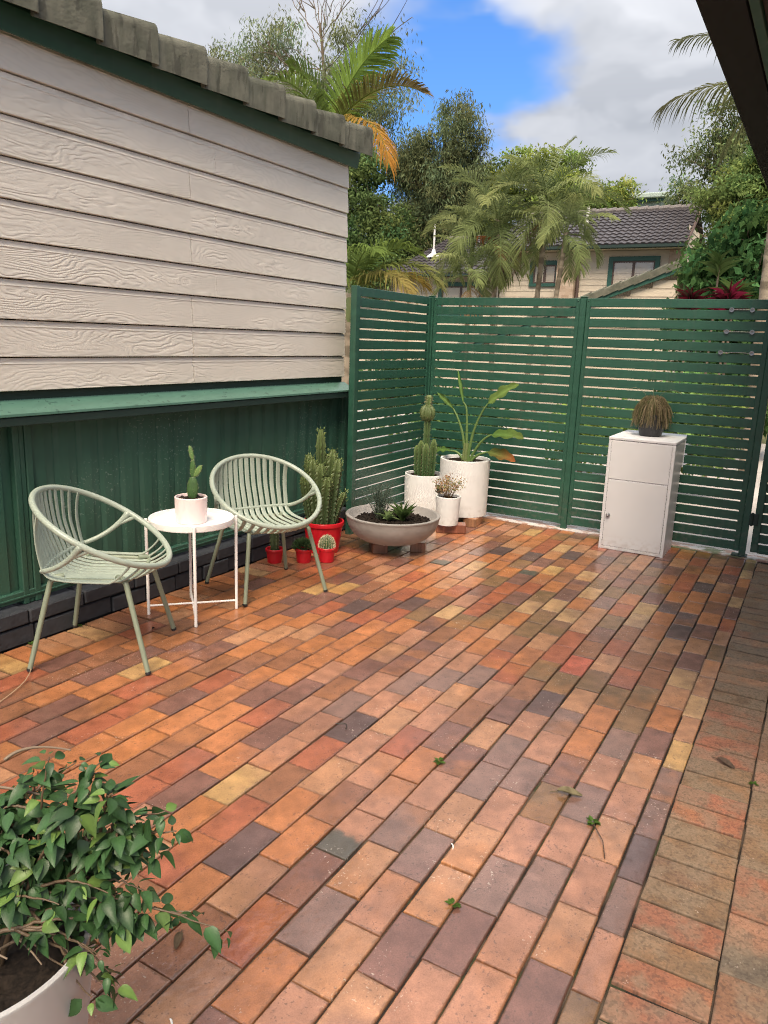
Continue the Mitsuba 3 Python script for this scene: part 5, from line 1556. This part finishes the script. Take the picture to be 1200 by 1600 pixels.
# ------------------------------------------------------------------ palms
def palm(name, label, base, crown, fronds, trunk_r=.05, seed=1, rings=True, hidden=False):
    t = num(name)
    L(t, label, 'palm tree', None)
    base, crown = np.asarray(base, float), np.asarray(crown, float)
    path = bez(base, (base + crown) / 2 + [(crown - base)[0] * .2, 0, 0], crown, 40)
    rad = trunk_r * (1.1 - .25 * np.linspace(0, 1, 40))
    rad[::3] *= 1.08
    add(t, 'trunk', MB().tube(path, rad, 10), 'palm_bark', smooth=True)
    r = np.random.default_rng(seed)
    # green sheath below the crown
    mb = MB().tube([crown - [0, 0, .35], crown - [0, 0, .1], crown + [0, 0, .06]], [trunk_r * .95, trunk_r * 1.05, trunk_r * .5], 10, color=(.13, .16, .06))
    add(t, 'crown_shaft', mb, 'painted', smooth=True, color=mb.colors())
    for kw in fronds:
        b_ = crown + np.array([0, 0, kw.pop('dz', 0)])
        m_ = frond(b_, r=r, **kw)
        add(t, 'frond', m_, 'matte_leaf', color=m_.colors())
    return t


def spray(n, seed, length=1.35, colors=((.175, .225, .105), (.20, .245, .115), (.15, .20, .09)), lo=-25, hi=78, dead=1):
    r = np.random.default_rng(seed)
    out = []
    for k in range(n):
        q = k / max(n - 1, 1)
        el = hi + (lo - hi) * q + r.normal(0, 6)
        c_ = np.array(colors[r.integers(0, len(colors))])
        out.append(dict(az=(k * 137.5 + seed * 40) % 360, elev=el, length=length * r.uniform(.8, 1.12), droop=1.25 + .5 * q + r.normal(0, .12), n=48, ll=.40 * length / 1.35, width=.017, color=c_ * r.uniform(.85, 1.15), tip=c_ * [1.25, 1.12, .95],
                        vee=.35, hang=.45, twist=r.normal(0, .35), dz=-.05 * q, ragged=.05))
    for k in range(dead):
        out.append(dict(az=r.uniform(0, 360), elev=-35, length=length * .8, droop=.9, n=26, ll=.3, width=.018, color=(.24, .17, .09), tip=(.20, .14, .08), vee=.1, hang=.9, dz=-.2, ragged=.25))
    return out


palm('cane_palm', 'cane palm at the middle of the clump, with a tan ringed trunk', (-5.6, 14.0, -.3), (-5.72, 14.0, 3.75), spray(17, 1), .05, 11)
palm('cane_palm', 'tallest cane palm on the right of the clump, its crown against the sky', (-5.1, 14.3, -.3), (-4.85, 14.2, 4.0), spray(18, 2, 1.45, lo=-12, dead=1), .05, 12)
palm('cane_palm', 'left cane palm of the clump, with an orange-brown dying frond', (-6.35, 14.2, -.3), (-6.25, 14.1, 3.45), spray(13, 3, 1.1, dead=0) + [dict(az=350, elev=10, length=.85, droop=1.6, n=30, ll=.32, width=.02, color=(.34, .13, .05), tip=(.30, .10, .04), vee=.1, hang=.8, ragged=.1)], .045, 13)
palm('cane_palm', 'right cane palm of the clump with a pale leaning trunk', (-4.75, 13.8, -.3), (-4.33, 13.8, 3.45), spray(11, 4, 1.0, dead=0), .045, 14)
palm('cane_palm', 'short cane palm low in the clump', (-5.9, 13.4, -.3), (-5.95, 13.4, 2.75), spray(9, 5, 1.0, lo=0, dead=2), .04, 15)
BR = (.15, .22, .05)
palm('fan_of_palm', 'bright green palm rising behind the tiled verge, with orange dying fronds at its base', (-6.4, 9.0, -.3), (-6.15, 9.0, 4.12),
     [dict(az=0, elev=66, length=1.39, droop=.75, n=79, ll=0.51, width=.024, color=(.17, .26, .06), tip=(.19, .29, .06), vee=.25, hang=.25, twist=1.1),
      dict(az=165, elev=72, length=1.31, droop=1.0, n=64, ll=0.47, width=.022, color=(.10, .155, .04), tip=(.13, .19, .04), vee=.3, hang=.3, twist=-.8),
      dict(az=-8, elev=38, length=1.66, droop=1.25, n=72, ll=0.42, width=.021, color=(.12, .15, .035), tip=(.22, .16, .07), vee=.5, hang=.35, twist=.25),
      dict(az=-28, elev=12, length=1.80, droop=1.45, n=64, ll=0.37, width=.019, color=(.13, .14, .04), tip=(.45, .22, .05), vee=.2, hang=.7, twist=.1),
      dict(az=178, elev=52, length=1.12, droop=.8, n=52, ll=0.39, width=.019, color=(.30, .31, .22), tip=(.34, .34, .25), vee=.4, hang=.25, twist=-.6),
      dict(az=170, elev=38, length=0.86, droop=1.5, n=36, ll=0.26, width=.021, color=(.48, .24, .03), tip=(.50, .22, .03), vee=.5, hang=.2, twist=-.2),
      dict(az=-60, elev=-5, length=1.35, droop=1.2, n=52, ll=0.34, width=.018, color=(.22, .17, .07), tip=(.38, .22, .06), vee=.1, hang=.9),
      dict(az=90, elev=60, length=1.35, droop=1.2, n=52, ll=0.42, width=.021, color=BR),
      dict(az=-100, elev=50, length=1.17, droop=1.3, n=52, ll=0.42, width=.021, color=(.11, .16, .04), hang=.4)], .07, 21)
palm('fan_of_palm', 'low green palm fronds between the weatherboard corner and the slat fence', (-5.45, 8.4, -.3), (-5.35, 8.4, 2.05),
     [dict(az=5, elev=66, length=1.15, droop=1.7, n=44, ll=.42, width=.026, color=(.12, .18, .045), tip=(.15, .2, .05), vee=.4, hang=.5, twist=.3),
      dict(az=20, elev=50, length=1.3, droop=1.9, n=46, ll=.44, width=.026, color=(.10, .155, .04), tip=(.17, .17, .06), vee=.3, hang=.6, twist=-.2),
      dict(az=-20, elev=34, length=1.2, droop=1.5, n=44, ll=.40, width=.026, color=(.14, .17, .05), tip=(.26, .2, .07), vee=.3, hang=.6),
      dict(az=-40, elev=60, length=1.1, droop=1.5, n=44, ll=.42, width=.026, color=(.13, .19, .05), vee=.3, hang=.5),
      dict(az=150, elev=60, length=1.1, droop=1.5, n=40, ll=.42, width=.026, color=(.10, .15, .04), vee=.3, hang=.5),
      dict(az=60, elev=40, length=1.2, droop=1.4, n=40, ll=.4, width=.026, color=(.12, .16, .045), tip=(.30, .2, .05), hang=.7)], .06, 22)
palm('fan_of_palm', 'tall palm at the far right whose fronds reach out from behind the eave', (-.75, 11.0, -.3), (-.85, 11.0, 4.55),
     [dict(az=180, elev=22, length=1.55, droop=1.0, n=44, ll=.42, width=.026, color=(.13, .15, .06), tip=(.17, .17, .10), vee=.1, hang=.9),
      dict(az=172, elev=56, length=1.75, droop=1.15, n=44, ll=.40, width=.024, color=(.12, .14, .07), tip=(.13, .14, .08), vee=.1, hang=.7),
      dict(az=190, elev=-18, length=1.0, droop=1.2, n=36, ll=.36, width=.024, color=(.14, .15, .07), vee=.1, hang=.9),
      dict(az=20, elev=40, length=1.5, droop=1.2, n=40, ll=.4, width=.026, color=BR), dict(az=100, elev=50, length=1.5, droop=1.2, n=40, ll=.4, width=.026, color=BR),
      dict(az=-80, elev=45, length=1.4, droop=1.3, n=40, ll=.4, width=.026, color=BR)], .08, 23)

# ------------------------------------------------------------------ small garden plants over the fence line
def strap_plant(name, label, p, z0, n, length, width, cols, seed, cat, spread=.8):
    r = np.random.default_rng(seed)
    t = num(name)
    L(t, label, cat)
    a = r.uniform(0, 2 * PI, n)
    e = r.uniform(.15, 1.1, n)
    d = np.stack([np.cos(a) * e * spread, np.sin(a) * e * spread, np.ones(n) * r.uniform(.5, 1, n)], 1)
    tv, tf = leaf_shape(1, .35, .35, 5)
    sc = np.stack([np.full(n, width), length * r.uniform(.7, 1.1, n), np.full(n, length)], 1)
    m_ = frames(d, np.stack([-np.cos(a), -np.sin(a), e], 1)) * sc[:, None, :]
    pal = np.array(cols)[r.integers(0, len(cols), n)] * r.uniform(.7, 1.35, (n, 1))
    pos = np.array([p[0], p[1], z0]) + np.stack([0 * a, 0 * a, r.uniform(-.22, 0, n)], 1)
    v, f, c_ = scatter(tv, tf, m_, pos, pal)
    L(add(t, 'leaves', (v, f), 'matte_leaf', color=c_), kind='stuff')
    add(t, 'stem', MB().tube([(p[0], p[1], -.3), (p[0], p[1], z0)], [.022, .014], 7), 'bark', smooth=True)


RED = ((.13, .012, .025), (.07, .010, .016), (.22, .02, .05), (.045, .02, .015))
strap_plant('red_cordyline', 'dark red cordyline left of the brighter one, just above the fence top', (-1.68, 10.9), 2.14, 80, .27, .026, RED[:2] + ((.05, .03, .02),), 1, 'shrub')
strap_plant('red_cordyline', 'bright crimson cordyline above the fence near its right end', (-1.20, 10.7), 2.15, 110, .28, .026, RED + ((.20, .022, .05),), 2, 'shrub', 1.0)
strap_plant('slender_dracaena', 'slender green strap-leaved plant standing behind the red cordylines', (-1.55, 12.2), 2.72, 26, .34, .012, ((.10, .15, .05), (.07, .12, .035)), 3, 'shrub')
strap_plant('slender_dracaena', 'green strap-leaved plant behind the crimson cordyline', (-1.22, 11.4), 2.25, 30, .34, .014, ((.10, .16, .05), (.07, .12, .035)), 4, 'shrub')
key = 'garden_post'
scene[key] = mikit.ply(MB().box((-.80, 10.95, -.3), (-.72, 11.03, 2.36), .006).box((-.815, 10.935, 2.36), (-.705, 11.045, 2.39), .005).box((-.81, 10.94, -.3), (-.71, 11.04, .0), .004).mesh(), 'far_white')
L(key, 'thin pale post at the right edge behind the fence', 'post')
